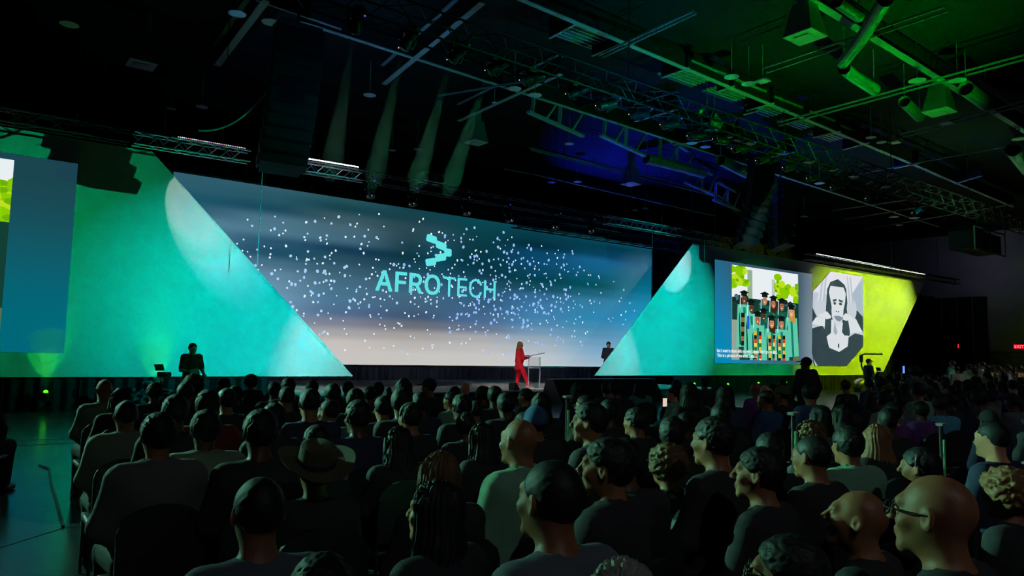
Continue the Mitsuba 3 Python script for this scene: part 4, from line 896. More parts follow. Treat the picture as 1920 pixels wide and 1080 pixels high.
HEADTOP = {}
_cache = {}
def figure(kind, yaw_deg, pitch_deg, build, style, fine, J=SEATED, sleeves=1.0, hands=False, tag_='seated'):
    """ply dicts of one figure, by part; cached so that copies share files"""
    key = (kind, yaw_deg, pitch_deg, build, style, fine, sleeves, tag_)
    if key in _cache: return _cache[key]
    C = np.array(J['head'], float); R = rot(math.radians(yaw_deg), math.radians(pitch_deg))
    h = fine
    lo = np.array([-.42, -.32, -.01]); hi = np.array([.42, .75, C[2]+.2])
    if tag_ != 'seated':
        pts = np.array([mir(p, s) for k in ('elb', 'wri', 'hand', 'knee', 'ank', 'toe') for i, s in enumerate((-1, 1)) for p in [J[k][i]]]+[C])
        lo = pts.min(0)-.2; hi = pts.max(0)+.22; lo[2] = -.01
        lo = np.minimum(lo, [-.32, -.25, 0]); hi = np.maximum(hi, [.32, .25, 0])
    hc = max(h*1.9, .016)
    hf = hc if not hands else h
    ax = [axis(lo[0], hi[0], C[0]-.11, C[0]+.11, h, hc if not hands else h), axis(lo[1], hi[1], C[1]-.13, C[1]+.14, h, hc if not hands else h), axis(lo[2], hi[2], C[2]-.15, hi[2], h, hc if not hands else h)]
    hx = .02 if fine < .02 else .03
    axc = [np.arange(lo[i]-.05, hi[i]+.06, hx) for i in range(3)]
    out = {}
    V, F = body_field(J, C, R, build, ax, hands).mesh()
    out['body'] = mikit.ply((V, F), smooth=True)
    tops = [V[:, 2].max()]
    out['top'] = mikit.ply(top_field(J, C, R, build, axc, style, sleeves).mesh(), smooth=True)
    out['trousers'] = mikit.ply(legs_field(J, build, axc).mesh(), smooth=True)
    for i in (0, 1):
        s = (-1, 1)[i]; c = (mir(J['ank'][i], s)+mir(J['toe'][i], s))/2
        sax = [np.arange(c[k]-.2, c[k]+.2, .018) for k in (0, 1)] + [np.arange(c[2]-.12, c[2]+.15, .018)]
        out['shoe' if i == 0 else 'shoe_001'] = mikit.ply(shoe_field(J, i, sax).mesh(), smooth=True)
    hk = {'fedora': 'short', 'beanie': 'short', 'baldglasses': 'bald'}.get(kind, kind)
    if hk != 'bald':
        hm = hair_mesh(hk, C, R, max(.008, fine*1.1), 5)
        tops.append(hm[0][:, 2].max())
        out['hair'] = mikit.ply(hm, smooth=True)
    if kind in ('cap', 'beanie'):
        m = cap_mesh(C, R, kind == 'beanie'); tops.append(m[0][:, 2].max()); out['cap' if kind == 'cap' else 'beanie'] = mikit.ply(m, smooth=40)
    if kind == 'fedora':
        a, b = hat_meshes(C, R); tops.append(a[0][:, 2].max()); out['hat'] = mikit.ply(a, smooth=40); out['hat__hatband'] = mikit.ply(b, smooth=40)
    if 'glasses' in kind: out['glasses'] = mikit.ply(glasses_mesh(C, R), smooth=40)
    if kind == 'headphones': out['headset'] = mikit.ply(headset_mesh(C, R), smooth=40)
    _cache[key] = (out, max(tops))
    return _cache[key]

def add_person(x, y, ztop, face_az, kind, shirt, skin, label, group=None, fine=.014, build=1.0, style='shirt', pitch=0, J=SEATED, tag_='seated', body_az=None, sleeves=1.0, hands=False, hair=None, trousers='cloth_black', ground=0., name='person', chair=True):
    """azimuths in degrees, clockwise from +y as seen from above"""
    if body_az is None: body_az = max(-35, min(35, face_az))*.55
    rel = -(face_az-body_az)
    q = 15 if fine < .02 else 30
    rel = max(-75, min(75, round(rel/q)*q))
    meshes, top = figure(kind, rel, pitch, build, style, fine, J, sleeves, hands, tag_)
    key = numbered(name)
    s = (ztop-ground)/top
    w = T().translate([x, y, ground]).rotate([0, 0, 1], -body_az).scale([s, s, s])
    hc = hair or {'curlyblond': 'hair_gold', 'curlybrown': 'hair_brown', 'longbrown': 'hair_brown', 'bobgrey': 'hair_grey', 'bob': 'hair_black'}.get(kind, 'hair_black')
    mat = dict(body='skin_%d' % skin, top='cloth_'+shirt, trousers=trousers, shoe='shoe_leather', shoe_001='shoe_leather', hair=hc, cap='cloth_black' if 'green cap' not in label else 'cloth_olive', beanie='cloth_blue', hat='felt', hat__hatband='cloth_black', glasses='black_plastic', headset='black_plastic')
    for part, d in meshes.items():
        k = key if part == 'body' else key+'__'+part
        scene[k] = {**d, 'to_world': w, 'bsdf': {'type': 'ref', 'id': mat[part]}}
    labels[key] = {'label': label, 'category': 'person'}
    if group: labels[key]['group'] = group
    if chair: add_chair(x, y, body_az)
    return key, w

def add_chair(x, y, az):
    key = numbered('stacking_chair')
    w = T().translate([x, y, 0]).rotate([0, 0, 1], -az)
    for part, d in CHAIR.items(): scene[key+'__'+part] = {**d, 'to_world': w}
    labels[key] = {'label': 'black stacking chair with a rounded back under a seated audience member', 'category': 'chair', 'group': 'stacking chairs under the seated audience'}

def chair_parts():
    P = {}
    b = rounded_box(.44, .44, .05, .02); b.apply_translation([0, .03, .42]); P['seat'] = mikit.ply(b, 'black_plastic', smooth=40)
    t = np.linspace(0, math.pi, 9)
    poly = shapely.Polygon([(-.21, 0), (.21, 0)]+[(.21*math.cos(a)**1 if True else 0, .26+.12*math.sin(a)) for a in t])
    m = trimesh.creation.extrude_polygon(poly, .03); m.apply_transform(trimesh.transformations.rotation_matrix(math.pi/2, [1, 0, 0])); m.apply_translation([0, -.205, .5]); P['backrest'] = mikit.ply(m, 'black_plastic')
    for i, (x, y) in enumerate(((-.2, .22), (.2, .22), (-.2, -.2), (.2, -.2))):
        pts = [(x, y*1.05, 0), (x, y, .4)] if y > 0 else [(x, y*1.2, 0), (x, y, .43), (x, -.235, .76)]
        P['leg' if i == 0 else 'leg_%03d' % i] = mikit.ply(bar_mesh(pts, .011), 'dark_metal', smooth=40)
    return P
CHAIR = chair_parts()
# ---------------------------------------------------------------- roof steel and ceiling fittings
for kd, x0, y0, x1, y1, w, z in BEAMS:
    nm, lb = {'x': ('roof_beam', 'painted steel roof beam running parallel to the stage'), 'd': ('roof_girder', 'wide roof girder running towards the stage'), 's': ('roof_strut', 'short steel strut between roof beams')}[kd]
    i = _used.get(nm, 0)
    k = thing(nm, lb, 'beam', {'x': 'long roof beams', 'd': 'roof girders', 's': 'short roof struts'}[kd])
    part(k, 'flange', beam_box((x0, y0, z), (x1, y1, z), w, .03), 'roof_paint'); part(k, 'web', beam_box((x0, y0, z+.3), (x1, y1, z+.3), .03, .58), 'roof_black')
    if kd == 'd': part(k, 'flange', beam_box((x0, y0, z+.6), (x1, y1, z+.6), w*1.6, .03), 'roof_paint')
for x0, y0, x1, y1, z in RAILS:
    k = thing('ceiling_rail', 'thin suspended rail under the dark roof', 'rail', 'thin ceiling rails'); put(k, beam_box((x0, y0, z), (x1, y1, z), .035, .05), 'rail_paint')
dish_p = np.array([(0, .0), (.42, 0), (.46, .02), (.98, .1), (1., .14), (.96, .16), (.5, .12), (.3, .4), (.12, .5), (0, .5)])
for x, y, r_ in DISCS:
    k = thing('ceiling_dish', 'round dish-shaped ceiling lamp hanging unlit under the dark roof', 'ceiling lamp', 'unlit ceiling dishes')
    m = trimesh.creation.revolve(dish_p*[r_, r_], sections=24); m.apply_translation((x, y, 9.55)); part(k, 'dish', m, 'fixture_white', smooth=35)
    part(k, 'stem', cyl((x, y, 9.55+r_*.45), (x, y, 10.7), .012, 6), 'rail_paint')
for i, (x, y, w) in enumerate(DIFFUSERS):
    k = thing('air_diffuser', ['large square air diffuser lit bright green, near the top right of the photo', 'square air diffuser lit green above the second taped row, far right', 'dim square air diffuser at the upper left of the dark roof', 'dim square air diffuser above the centre of the screen truss', 'blue-lit square air diffuser above the right end of the screen truss'][i], 'air vent')
    h = w/2; part(k, 'plate', cat(box((x-h, y-h, 9.2), (x+h, y+h, 9.23))), 'fixture_white'); part(k, 'inner_plate', box((x-h*.5, y-h*.5, 9.17), (x+h*.5, y+h*.5, 9.195)), 'fixture_white')
    m = trimesh.creation.revolve([(h*1.38, 0), (h*.8, .75), (0, .75)], sections=4); m.apply_transform(trimesh.transformations.rotation_matrix(math.pi/4, [0, 0, 1])); m.apply_translation((x, y, 9.24)); part(k, 'hood', m, 'duct_grey')
    part(k, 'duct_neck', cyl((x, y, 9.9), (x, y, 10.68), h*.5, 16), 'duct_grey', smooth=35)
for x, y, w in SMALL_PANELS:
    k = thing('ceiling_panel', 'small square panel under the roof', 'panel', 'small square ceiling panels'); put(k, box((x-w/2, y-w/2, 9.6), (x+w/2, y+w/2, 9.64)), 'fixture_white')
    part(k, 'rod', cyl((x, y, 9.64), (x, y, 10.7), .012, 6), 'rail_paint')
for pts, r_ in DUCTS:
    k = thing('air_duct', 'ribbed flexible air duct under the roof', 'duct', 'ribbed air ducts')
    P = np.array(pts); d = np.r_[0, np.cumsum(np.linalg.norm(np.diff(P, axis=0), axis=1))]
    n = max(6, int(d[-1]/.05)); s = np.linspace(0, d[-1], n); Q = np.stack([np.interp(s, d, P[:, i]) for i in range(3)], 1)
    if len(P) > 2:
        for _ in range(8): Q[1:-1] = (Q[:-2]+Q[2:])/2*.5+Q[1:-1]*.5
    t = np.gradient(Q, axis=0); t /= np.linalg.norm(t, axis=1, keepdims=True); u = np.cross(t, [0, 0, 1.]); u /= np.linalg.norm(u, axis=1, keepdims=True); v = np.cross(u, t)
    Q[:, 2] = np.minimum(Q[:, 2], 10.5-r_*1.1); a = np.linspace(0, 2*math.pi, 15)[:-1]; rr = r_*(1+.07*np.cos(np.arange(n)*math.pi))
    V = Q[:, None]+rr[:, None, None]*(np.cos(a)[None, :, None]*u[:, None]+np.sin(a)[None, :, None]*v[:, None])
    F = [(i*14+j, i*14+(j+1) % 14, (i+1)*14+(j+1) % 14, (i+1)*14+j) for i in range(n-1) for j in range(14)]
    put(k, (V.reshape(-1, 3), np.array(F)), 'duct_grey')
    for q in (Q[1], Q[-2]): part(k, 'strap', cyl(q+[0, 0, r_*.8], [q[0], q[1], 10.69], .012, 6), 'rail_paint')
# corrugated bays between the struts
bay = [(b[1], b[2], b[3], b[4]) for b in BEAMS if b[0] == 's'][:6]
for i in range(len(bay)):
    x0, y0, x1, y1 = bay[i]
    k = thing('roof_bay', 'corrugated metal roof bay beside the long roof beam', 'roof panel', 'corrugated roof bays')
    put(k, cat(*[box((min(x0, x1)+.25, min(y0, y1)+.1+j*.16, 10.28), (min(x0, x1)+1.9, min(y0, y1)+.16+j*.16, 10.34)) for j in range(9)]), 'rail_paint')
# roof truss struts lit blue behind the big lighting truss
for i, (x, y) in enumerate(((16., 18.6), (19.6, 18.9), (23.4, 19.6), (27.5, 21.5), (31.5, 23.), (36., 24.5))):
    k = thing('roof_truss', 'steel roof truss lit deep blue behind the lighting truss', 'truss', 'blue-lit roof trusses')
    part(k, 'chord', beam_box((x-1.6, y-.3, 9.55), (x+1.6, y+.5, 9.55), .16, .08), 'roof_paint')
    part(k, 'chord', beam_box((x-1.2, y-.3, 10.5), (x+1.2, y+.4, 10.5), .14, .08), 'roof_paint')
    for j in range(4): part(k, 'strut', beam_box((x-1.4+.75*j, y-.25+.18*j, 9.58), (x-1.4+.75*j+(.5 if j % 2 else -.05)+.2, y-.2+.2*j, 10.5), .12, .06), 'roof_paint')

# ---------------------------------------------------------------- trusses
def truss(name, label, a, b, size, pitch, bs, chords=4, stuff=False):
    a, b = np.array(a, float), np.array(b, float); L = np.linalg.norm(b-a); u = (b-a)/L; v = np.array([0, 1., 0]); w = np.array([0, 0, 1.]); h = size/2
    k = thing(name, label, 'truss')
    cs = [(-h, -h), (h, -h), (h, h), (-h, h)]
    for p, q in cs: part(k, 'chord', cyl(a+v*p+w*q, b+v*p+w*q, .024, 6), bs, smooth=40)
    n = int(L/pitch); rest = []; cnt = 0
    for f in range(4):
        (p0, q0), (p1, q1) = cs[f], cs[(f+1) % 4]
        for i in range(n):
            s, e = a+u*(i*pitch), a+u*((i+1)*pitch)
            A, B = (s+v*p0+w*q0, e+v*p1+w*q1) if i % 2 else (s+v*p1+w*q1, e+v*p0+w*q0)
            m = cyl(A, B, .012, 4)
            if f in (0, 3) and cnt < 240: part(k, 'brace', m, bs); cnt += 1
            else: rest.append(m)
    for j in range(max(2, int(L/6))):
        c = a+(b-a)*((j+.5)/max(2, int(L/6))); part(k, 'hanger', cyl(c+[0, 0, h], [c[0], c[1], 10.7], .012, 6), 'dark_metal')
    q = numbered(k+'__back_brace'); put(q, cat(*rest), bs); labels[q] = {'kind': 'stuff'}
    return k
truss('lighting_truss', 'long black lighting truss crossing the hall above the audience, hung with moving lights', (2.5, 11.95, 7.95), (55.8, 12.1, 7.95), .52, .5, 'black_steel')
truss('screen_truss', 'bright aluminium truss section above the left screen tip with a coloured LED strip', (3.2, 20.25, 6.86), (6.1, 20.25, 6.9), .3, .3, 'aluminium')
truss('screen_truss', 'aluminium truss section with a white LED strip, right of the hanging left speaker column', (7.4, 20.25, 6.9), (9.6, 20.25, 6.93), .3, .3, 'aluminium')
truss('screen_truss', 'dark truss above the wide centre screen carrying six moving lights', (9.7, 20.25, 6.93), (19.8, 20.25, 6.93), .3, .3, 'black_steel')
truss('screen_truss', 'bright aluminium truss section above the right end of the centre screen', (19.9, 20.25, 6.93), (24.3, 20.25, 6.93), .3, .3, 'aluminium')
truss('screen_truss', 'dark truss section left of the right screen tip', (24.4, 20.25, 6.93), (27.6, 20.25, 6.93), .3, .3, 'black_steel')
truss('screen_truss', 'truss above the lime end of the right screen carrying white LED bars', (34.2, 20.25, 6.88), (52.5, 20.25, 6.95), .3, .3, 'black_steel')
truss('back_truss', 'dark lower truss behind the right end of the centre screen', (17., 22.3, 6.75), (27., 22.3, 6.75), .42, .4, 'black_steel')
truss('side_truss', 'faint truss in the dark left of the coloured LED strip', (-1.5, 20.25, 6.84), (3.1, 20.25, 6.86), .3, .4, 'black_steel')
# LED bars
k = thing('led_bar', 'LED strip with red, green, blue and white dots above the left screen', 'led light')
part(k, 'rail', beam_box((4.19, 20.1, 7.06), (5.95, 20.1, 7.08), .05, .05), 'black_plastic')
for i in range(36):
    t = i/35; m = trimesh.creation.icosphere(1, .017); m.apply_translation((4.22+1.7*t, 20.06, 7.06+.02*t))
    glow(numbered(k+'__diode'), m, [(1., .3, .35), (.4, .5, 1.6), (.9, .95, 1.4), (.3, 1., .5)][(i*7+i//3) % 4])
k = thing('led_bar', 'white LED strip glowing on the truss right of the hanging left speaker column', 'led light')
part(k, 'rail', beam_box((7.57, 20.1, 7.13), (9.3, 20.1, 7.16), .05, .04), 'black_plastic')
glow(k+'__strip', beam_box((7.57, 20.065, 7.115), (9.3, 20.065, 7.145), .03, .035), (2.6, 3.1, 3.4), .15)
for i, (a, b) in enumerate(((35.2, 38.75), (38.85, 42.0), (42.1, 44.0), (44.1, 45.8), (45.9, 47.6))):
    k = thing('led_bar', ['first', 'second', 'third', 'fourth', 'fifth'][i]+' white LED bar from the left on the truss above the lime screen', 'led light')
    part(k, 'rail', beam_box((a, 20.3, 7.08), (b, 20.3, 7.08), .09, .06), 'black_plastic')
    glow(k+'__strip', beam_box((a, 20.24, 7.085), (b, 20.24, 7.085), .04, .075), (2.4, 2.6, 2.9), .1)
    for j in range(2):
        xx = a+(b-a)*(.25+.5*j)
        spot('bar_light_%d' % (2*i+j), (xx, 20.42, 6.98), (xx, 21., 5.6), .75, (.95, .93, .78), 2.4, .3, .35)

# ---------------------------------------------------------------- moving lights
def moving_light(base, lens, label, group, r=.11, lit=None, glowing=False):
    B, L = np.array(base, float), np.array(lens, float); d = L-B; n = np.linalg.norm(d); d /= n
    k = thing('moving_light', label, 'stage light', group)
    part(k, 'base', beam_box(B+[-.16, 0, .14], B+[.16, 0, .14], .2, .12), 'black_plastic')
    s = np.cross(d, [0, 1., 0]); s /= np.linalg.norm(s)
    piv = B+d*n*.5
    part(k, 'yoke', cat(*[beam_box(B+s*e*.15+[0, 0, .08], piv+s*e*.15, .05, .06) for e in (-1, 1)]), 'black_plastic')
    prof = np.array([(0, -.26), (r*.7, -.26), (r*.95, -.2), (r, -.05), (r*.9, 0), (r*.9, .06), (r*1.05, .1), (r*1.08, .24), (r*.98, .24), (0, .22)])
    m = trimesh.creation.revolve(prof, sections=18); m.apply_transform(trimesh.geometry.align_vectors([0, 0, 1], d)); m.apply_translation(piv+d*(n*.5-.24)); part(k, 'head', m, 'black_plastic', smooth=35)
    m = trimesh.creation.revolve([(0, .235), (r*.9, .235), (r*.5, .26), (0, .27)], sections=16); m.apply_transform(trimesh.geometry.align_vectors([0, 0, 1], d)); m.apply_translation(piv+d*(n*.5-.24)); part(k, 'lens', m, 'black_plastic', smooth=35)
    c = trimesh.creation.icosphere(1, .014); c.apply_translation(B+[.12, -.12, .12]); glow(k+'__indicator', c, (.15, .2, 2.))
    part(k, 'clamp', cyl(B+[0, 0, .18], B+[0, 0, .34], .03, 8), 'dark_metal')
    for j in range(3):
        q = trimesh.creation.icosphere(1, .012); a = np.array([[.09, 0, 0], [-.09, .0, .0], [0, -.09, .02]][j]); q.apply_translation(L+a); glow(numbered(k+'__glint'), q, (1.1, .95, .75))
    return k, L, d
HZ = []
for i, (b, l) in enumerate(HEADS):
    b2 = (b[0], 12.0, min(b[2], 7.62)); l2 = (l[0], 12.1, l[2])
    k, L, d = moving_light(b2, l2, 'black moving light hanging from the long lighting truss', 'moving lights on the long lighting truss')
    if i in (0, 1, 2, 3, 13): HZ.append((i, L, d))
for i, (b, l) in enumerate(SCREEN_HEADS):
    moving_light((b[0], 20.2, min(b[2], 6.7)), (l[0], 20.0, l[2]), 'black moving light hanging from the truss above the centre screen', 'moving lights above the centre screen', .13)
# visible beams: haze caught in the light
def haze_cone(i, p, d, length, r0, r1, dens, color, power, label, weight=.7):
    p, d = np.array(p, float), np.array(d, float)/np.linalg.norm(d)
    m = trimesh.creation.revolve([(0, 0), (r0, 0), (r1*.55, length*.5), (r1, length), (r1*.5, length*1.12), (0, length*1.15)], sections=20); m.apply_transform(trimesh.geometry.align_vectors([0, 0, 1], d)); m.apply_translation(p)
    k = thing('haze', label, 'haze'); labels[k]['kind'] = 'stuff'
    scene[k] = {**mikit.ply(m), 'bsdf': {'type': 'null'}, 'interior': {'type': 'homogeneous', 'albedo': rgb((.98, .98, .98)), 'sigma_t': rgb((dens,)*3)}}
    scene['haze_lamp_%d' % i] = {'type': 'spot', 'to_world': T().look_at(origin=(p+d*.015).tolist(), target=(p+d).tolist(), up=[0, 1, .1]), 'intensity': rgb(np.array(color)*power),
                                 'cutoff_angle': math.degrees(math.atan(r1/length))*1.05, 'beam_width': math.degrees(math.atan(r1/length))*.3, 'sampling_weight': weight}
for j, (i, L, d) in enumerate(HZ):
    dd = np.array([-.02-.06*j if j < 4 else -.45, .25, -1.])
    haze_cone(j, L+dd/np.linalg.norm(dd)*.14, dd, 2.3, .04, .22, .32, (.85, .92, 1.), [8., 6.5, 7., 4., 6.][j], ['hazy light beam under the first moving light from the left', 'hazy light beam under the second moving light from the left', 'hazy light beam under the third moving light from the left', 'faint hazy beam under the fourth moving light from the left', 'slanting hazy beam above the right speaker column'][j], 2.)
haze_cone(20, (1.79, 20.74, .525), (0, .02, 1), 1.3, .03, .5, .4, (.06, 1., .0), 4., 'green haze fanning up from the left floor uplight', 1.5)
haze_cone(21, (4.25, 20.74, .505), (0, .02, 1), 1.1, .03, .42, .4, (.06, 1., .0), 3., 'green haze fanning up left of the cameraman', 1.)

# ---------------------------------------------------------------- hanging speakers
def line_array(label, x, y, ztop, zbot, n, w, lean, yaw, depth=.55):
    k = thing('speaker_column', label, 'speaker')
    hgt = (ztop-zbot)/n; y0 = y
    for i in range(n):
        t = (i+.5)/n; z = ztop-(ztop-zbot)*t; tilt = -.35*t**2; yy = y+lean*t*t
        pr_ = [(-w/2, -depth/2), (w/2, -depth/2), (w*.42, depth/2), (-w*.42, depth/2)]
        m = extr(pr_, hgt*.93); m.apply_translation((0, 0, -hgt*.46)); m.apply_transform(trimesh.transformations.rotation_matrix(tilt, [1, 0, 0])); m.apply_transform(trimesh.transformations.rotation_matrix(yaw, [0, 0, 1])); m.apply_translation((x, yy, z))
        c = part(k, 'cabinet', m, 'speaker_black')
        g = box((-w*.47, -depth/2-.012, -hgt*.38), (w*.47, -depth/2, hgt*.38)); g.apply_transform(trimesh.transformations.rotation_matrix(tilt, [1, 0, 0])); g.apply_transform(trimesh.transformations.rotation_matrix(yaw, [0, 0, 1])); g.apply_translation((x, yy, z)); part(c, 'grille', g, 'speaker_black')
        for s in (-1, 1):
            q = box((s*w*.5-.01, -.12, -hgt*.5), (s*w*.5+.012, .1, hgt*.5)); q.apply_transform(trimesh.transformations.rotation_matrix(tilt, [1, 0, 0])); q.apply_transform(trimesh.transformations.rotation_matrix(yaw, [0, 0, 1])); q.apply_translation((x, yy, z)); part(c, 'rigging', q, 'black_steel')
    part(k, 'fly_frame', box((x-w*.45, y-.3, ztop), (x+w*.45, y+.3, ztop+.12)), 'dark_metal')
    part(k, 'chain', cyl((x, y, ztop+.1), (x, y, 10.7), .03, 6), 'dark_metal')
    return k
line_array('tall hanging speaker column left of the centre screen', 6.05, 16.8, 9.3, 6.0, 11, 1.15, .75, -.1)
line_array('tall hanging speaker column above the right screen', 25.3, 16.9, 9.6, 6.2, 11, 1.35, .8, .1)
line_array('straight black subwoofer column beside the right hanging speaker column', 27.8, 17.6, 9.2, 6.35, 6, .95, 0., .1, .8)
k = thing('speaker_cable', 'cable loop hanging left of the left speaker column', 'cable'); t = np.linspace(0, 1, 12)
put(k, bar_mesh(np.stack([4.05+1.5*t, 17.3+0*t, 6.55+.2*t+1.1*t**2.2], 1), .022), 'rail_paint', smooth=40)
# safety cables, projector boxes, far right gear
for x, z1, z0, lb in ((6.5, 6.78, 3.9, 'thin bright cable hanging in front of the left end of the centre screen'), (22.65, 6.85, 3.9, 'thin cable hanging in front of the right end of the centre screen'), (26.06, 6.8, 5.6, 'thin cable hanging above the right screen tip')):
    k = thing('hanging_cable', lb, 'cable'); put(k, cyl((x, 20.28, z0), (x, 20.28, 6.82), .012, 6), 'aluminium')
k = thing('projector', 'small rectangular projector on the dark truss above the centre screen', 'projector'); part(k, 'case', box((11.6, 20.1, 7.14), (12.4, 20.6, 7.42)), 'rail_paint'); part(k, 'front_panel', box((11.66, 20.08, 7.18), (12.34, 20.1, 7.38)), 'black_plastic'); part(k, 'lens', cyl((12, 20.06, 7.28), (12, 20.1, 7.28), .08, 16), 'duct_grey')
k = thing('projector', 'boxy projector cage hanging under the right end of the lighting truss', 'projector'); part(k, 'cage', cat(*[beam_box((a, 12.5, z), (a+3.4, 12.5, z), .05, .05) for a in (34.2,) for z in (6.5, 7.5)], *[beam_box((a, 12.5, 6.5), (a, 12.5, 7.5), .05, .05) for a in (34.2, 35.9, 37.6)]), 'rail_paint'); part(k, 'case', box((34.4, 12.6, 6.6), (37.4, 13.6, 7.4)), 'black_plastic')
for a in (34.3, 37.5): part(k, 'hanger', cyl((a, 12.5, 7.4), (a, 12.36, 8.), .02, 6), 'dark_metal')
for i, (x, y) in enumerate(((37.7, 19.4), (39.2, 19.2), (43.1, 19.9))):
    k = thing('floor_spotlight', ['first', 'second', 'third'][i]+' silver-topped floor light from the left before the lime screen', 'stage light')
    part(k, 'stand', box((x-.2, y-.2, 0), (x+.2, y+.2, .25)), 'black_plastic')
    m = trimesh.creation.icosphere(2, .3); m.apply_scale((1.3, .8, .55)); m.apply_transform(trimesh.transformations.rotation_matrix(-.35, [0, 1, 0])); m.apply_translation((x, y, .52)); part(k, 'head', m, 'aluminium', smooth=True)
    part(k, 'yoke', cat(box((x-.26, y-.04, .2), (x-.2, y+.04, .55)), box((x+.2, y-.04, .2), (x+.26, y+.04, .55)), box((x-.26, y-.04, .18), (x+.26, y+.04, .22))), 'black_plastic')
# exits
def exit_sign(x, y, z, label, side=False):
    k = thing('exit_sign', label, 'exit sign')
    if side:
        part(k, 'case', box((x-.1, y-.05, z), (x+.1, y+.05, z+.32)), 'black_plastic'); glow(k+'__panel', box((x-.105, y-.04, z+.02), (x-.1, y+.04, z+.3)), (1.2, .02, .05))
    else:
        part(k, 'case', box((x-.06, y-.33, z), (x, y+.33, z+.34)), 'black_plastic'); glow(k+'__panel', box((x-.07, y-.31, z+.02), (x-.06, y+.31, z+.32)), (.75, .0, .015), .05)
        ms_ = meshkit.text_mesh('EXIT', .17, .006, True); v = np.array(ms_.vertices); w = ms_.bounds[1, 0]
        glow(k+'__lettering', (np.stack([x-.07-v[:, 2], y+w/2-v[:, 0], z+.085+v[:, 1]], 1), ms_.faces), (1.6, .35, .3))
exit_sign(55.98, 18.0, 2.62, 'red exit sign at the right edge of the photo')
exit_sign(55.58, 21.5, 2.62, 'narrow red exit sign seen edge-on on the black curtain', True)
struct('door_1', box((55.93, 17.2, 0), (55.99, 19.9, 2.45)), 'wall_dark', 'double exit door below the red sign')
part('door_1', 'leaf', box((55.9, 17.3, .02), (55.93, 18.52, 2.38)), 'black_steel'); part('door_1', 'leaf', box((55.9, 18.56, .02), (55.93, 19.8, 2.38)), 'black_steel')
for y in (18.45, 18.63): part('door_1', 'push_bar', box((55.86, y-.35 if y < 18.5 else y, 1.0), (55.9, y if y < 18.5 else y+.35, 1.06)), 'dark_metal')

# ---------------------------------------------------------------- lectern
EX = np.array([.795, -.606, 0]); EY = np.array([.606, .795, 0])
def oriented(m, o, ang=None):
    M = np.eye(4); M[:3, 0], M[:3, 1], M[:3, 3] = EX, EY, o
    m.apply_transform(M); return m
lo = np.array([16.28, 20.02, SZ]); k = thing('lectern', 'clear acrylic lectern before the speaker in red', 'lectern')
part(k, 'base', oriented(box((-.32, -.24, 0), (.32, .24, .025)), lo), 'acrylic_edge')
for s in (-1, 1): part(k, 'side_panel', oriented(box((-.2, s*.2-.006, .025), (.2, s*.2+.006, 1.12)), lo), 'acrylic')
for s in (-1, 1):
    for q in (-1, 1): part(k, 'edge', oriented(box((s*.2-.012, q*.2-.012, .025), (s*.2+.012, q*.2+.012, 1.12)), lo), 'acrylic_edge')
part(k, 'shelf', oriented(box((-.2, -.2, .72), (.2, .2, .74)), lo), 'acrylic_edge')
m = box((-.36, -.3, -.008), (.36, .3, .008)); m.apply_transform(trimesh.transformations.rotation_matrix(-.22, [0, 1, 0])); m.apply_translation((0, 0, 1.19)); part(k, 'reading_top', oriented(m, lo), 'acrylic')
for s in (-1, 1):
    m = box((-.36, s*.3-.012, -.012), (.36, s*.3+.012, .012)); m.apply_transform(trimesh.transformations.rotation_matrix(-.22, [0, 1, 0])); m.apply_translation((0, 0, 1.19)); part(k, 'edge', oriented(m, lo), 'acrylic_edge')
k = thing('floor_monitor', 'small black monitor at the feet of the speaker, left of the lectern', 'monitor'); m = extr([(-.2, 0), (.2, 0), (.2, .08), (-.05, .32), (-.2, .32)], .34); v = np.array(m.vertices); m.vertices = np.stack([15.02+v[:, 0]*.5, 19.35+v[:, 2], SZ+v[:, 1]*.8], 1); put(k, m, 'black_plastic')
# taped posts among the rows
for i, (x, y, z, lb) in enumerate(((5.39, 6.04, 1.22, 'thin post with a green tape strip in front of the low black stage block'), (5.62, 3.46, 1.24, 'thin post with pale green tape left of the golden curls, right block'), (7.6, 3.12, 1.10, 'thin post with green tape and a bright green foot strip, far right'))):
    k = thing('barrier_post', lb, 'post')
    part(k, 'pole', cyl((x, y, 0), (x, y, z), .018, 10), 'black_steel', smooth=40); part(k, 'foot', cyl((x, y, 0), (x, y, .03), .16, 20), 'black_steel', smooth=40)
    part(k, 'head', box((x-.045, y-.03, z-.01), (x+.045, y+.03, z+.015)), 'rail_paint')
    part(k, 'tape', box((x-.018, y-.03, z-.62), (x+.012, y-.02, z-.14)), 'tape_green', )
    if i == 2: part(k, 'tag', beam_box((x-.13, y-.05, z-.66), (x+.13, y-.05, z-.6), .04, .03), 'tape_green')
# ---------------------------------------------------------------- people on and around the stage
def stand_pose(elb, wri, hand, hipz=.93, knee=None, ank=None, toe=None, lean=0.):
    return dict(pel=(0, 0, hipz+.04), hip=.085, chest=(0, .0+lean, hipz+.36), neck=(0, .0+lean*1.4, hipz+.54), head=(0, .03+lean*1.6, hipz+.685), sho=(.17, .0+lean*1.3, hipz+.49), elb=elb, wri=wri, hand=hand,
                knee=knee or [(.1, .02, .5)]*2, ank=ank or [(.1, -.03, .09)]*2, toe=toe or [(.12, .13, .035)]*2)
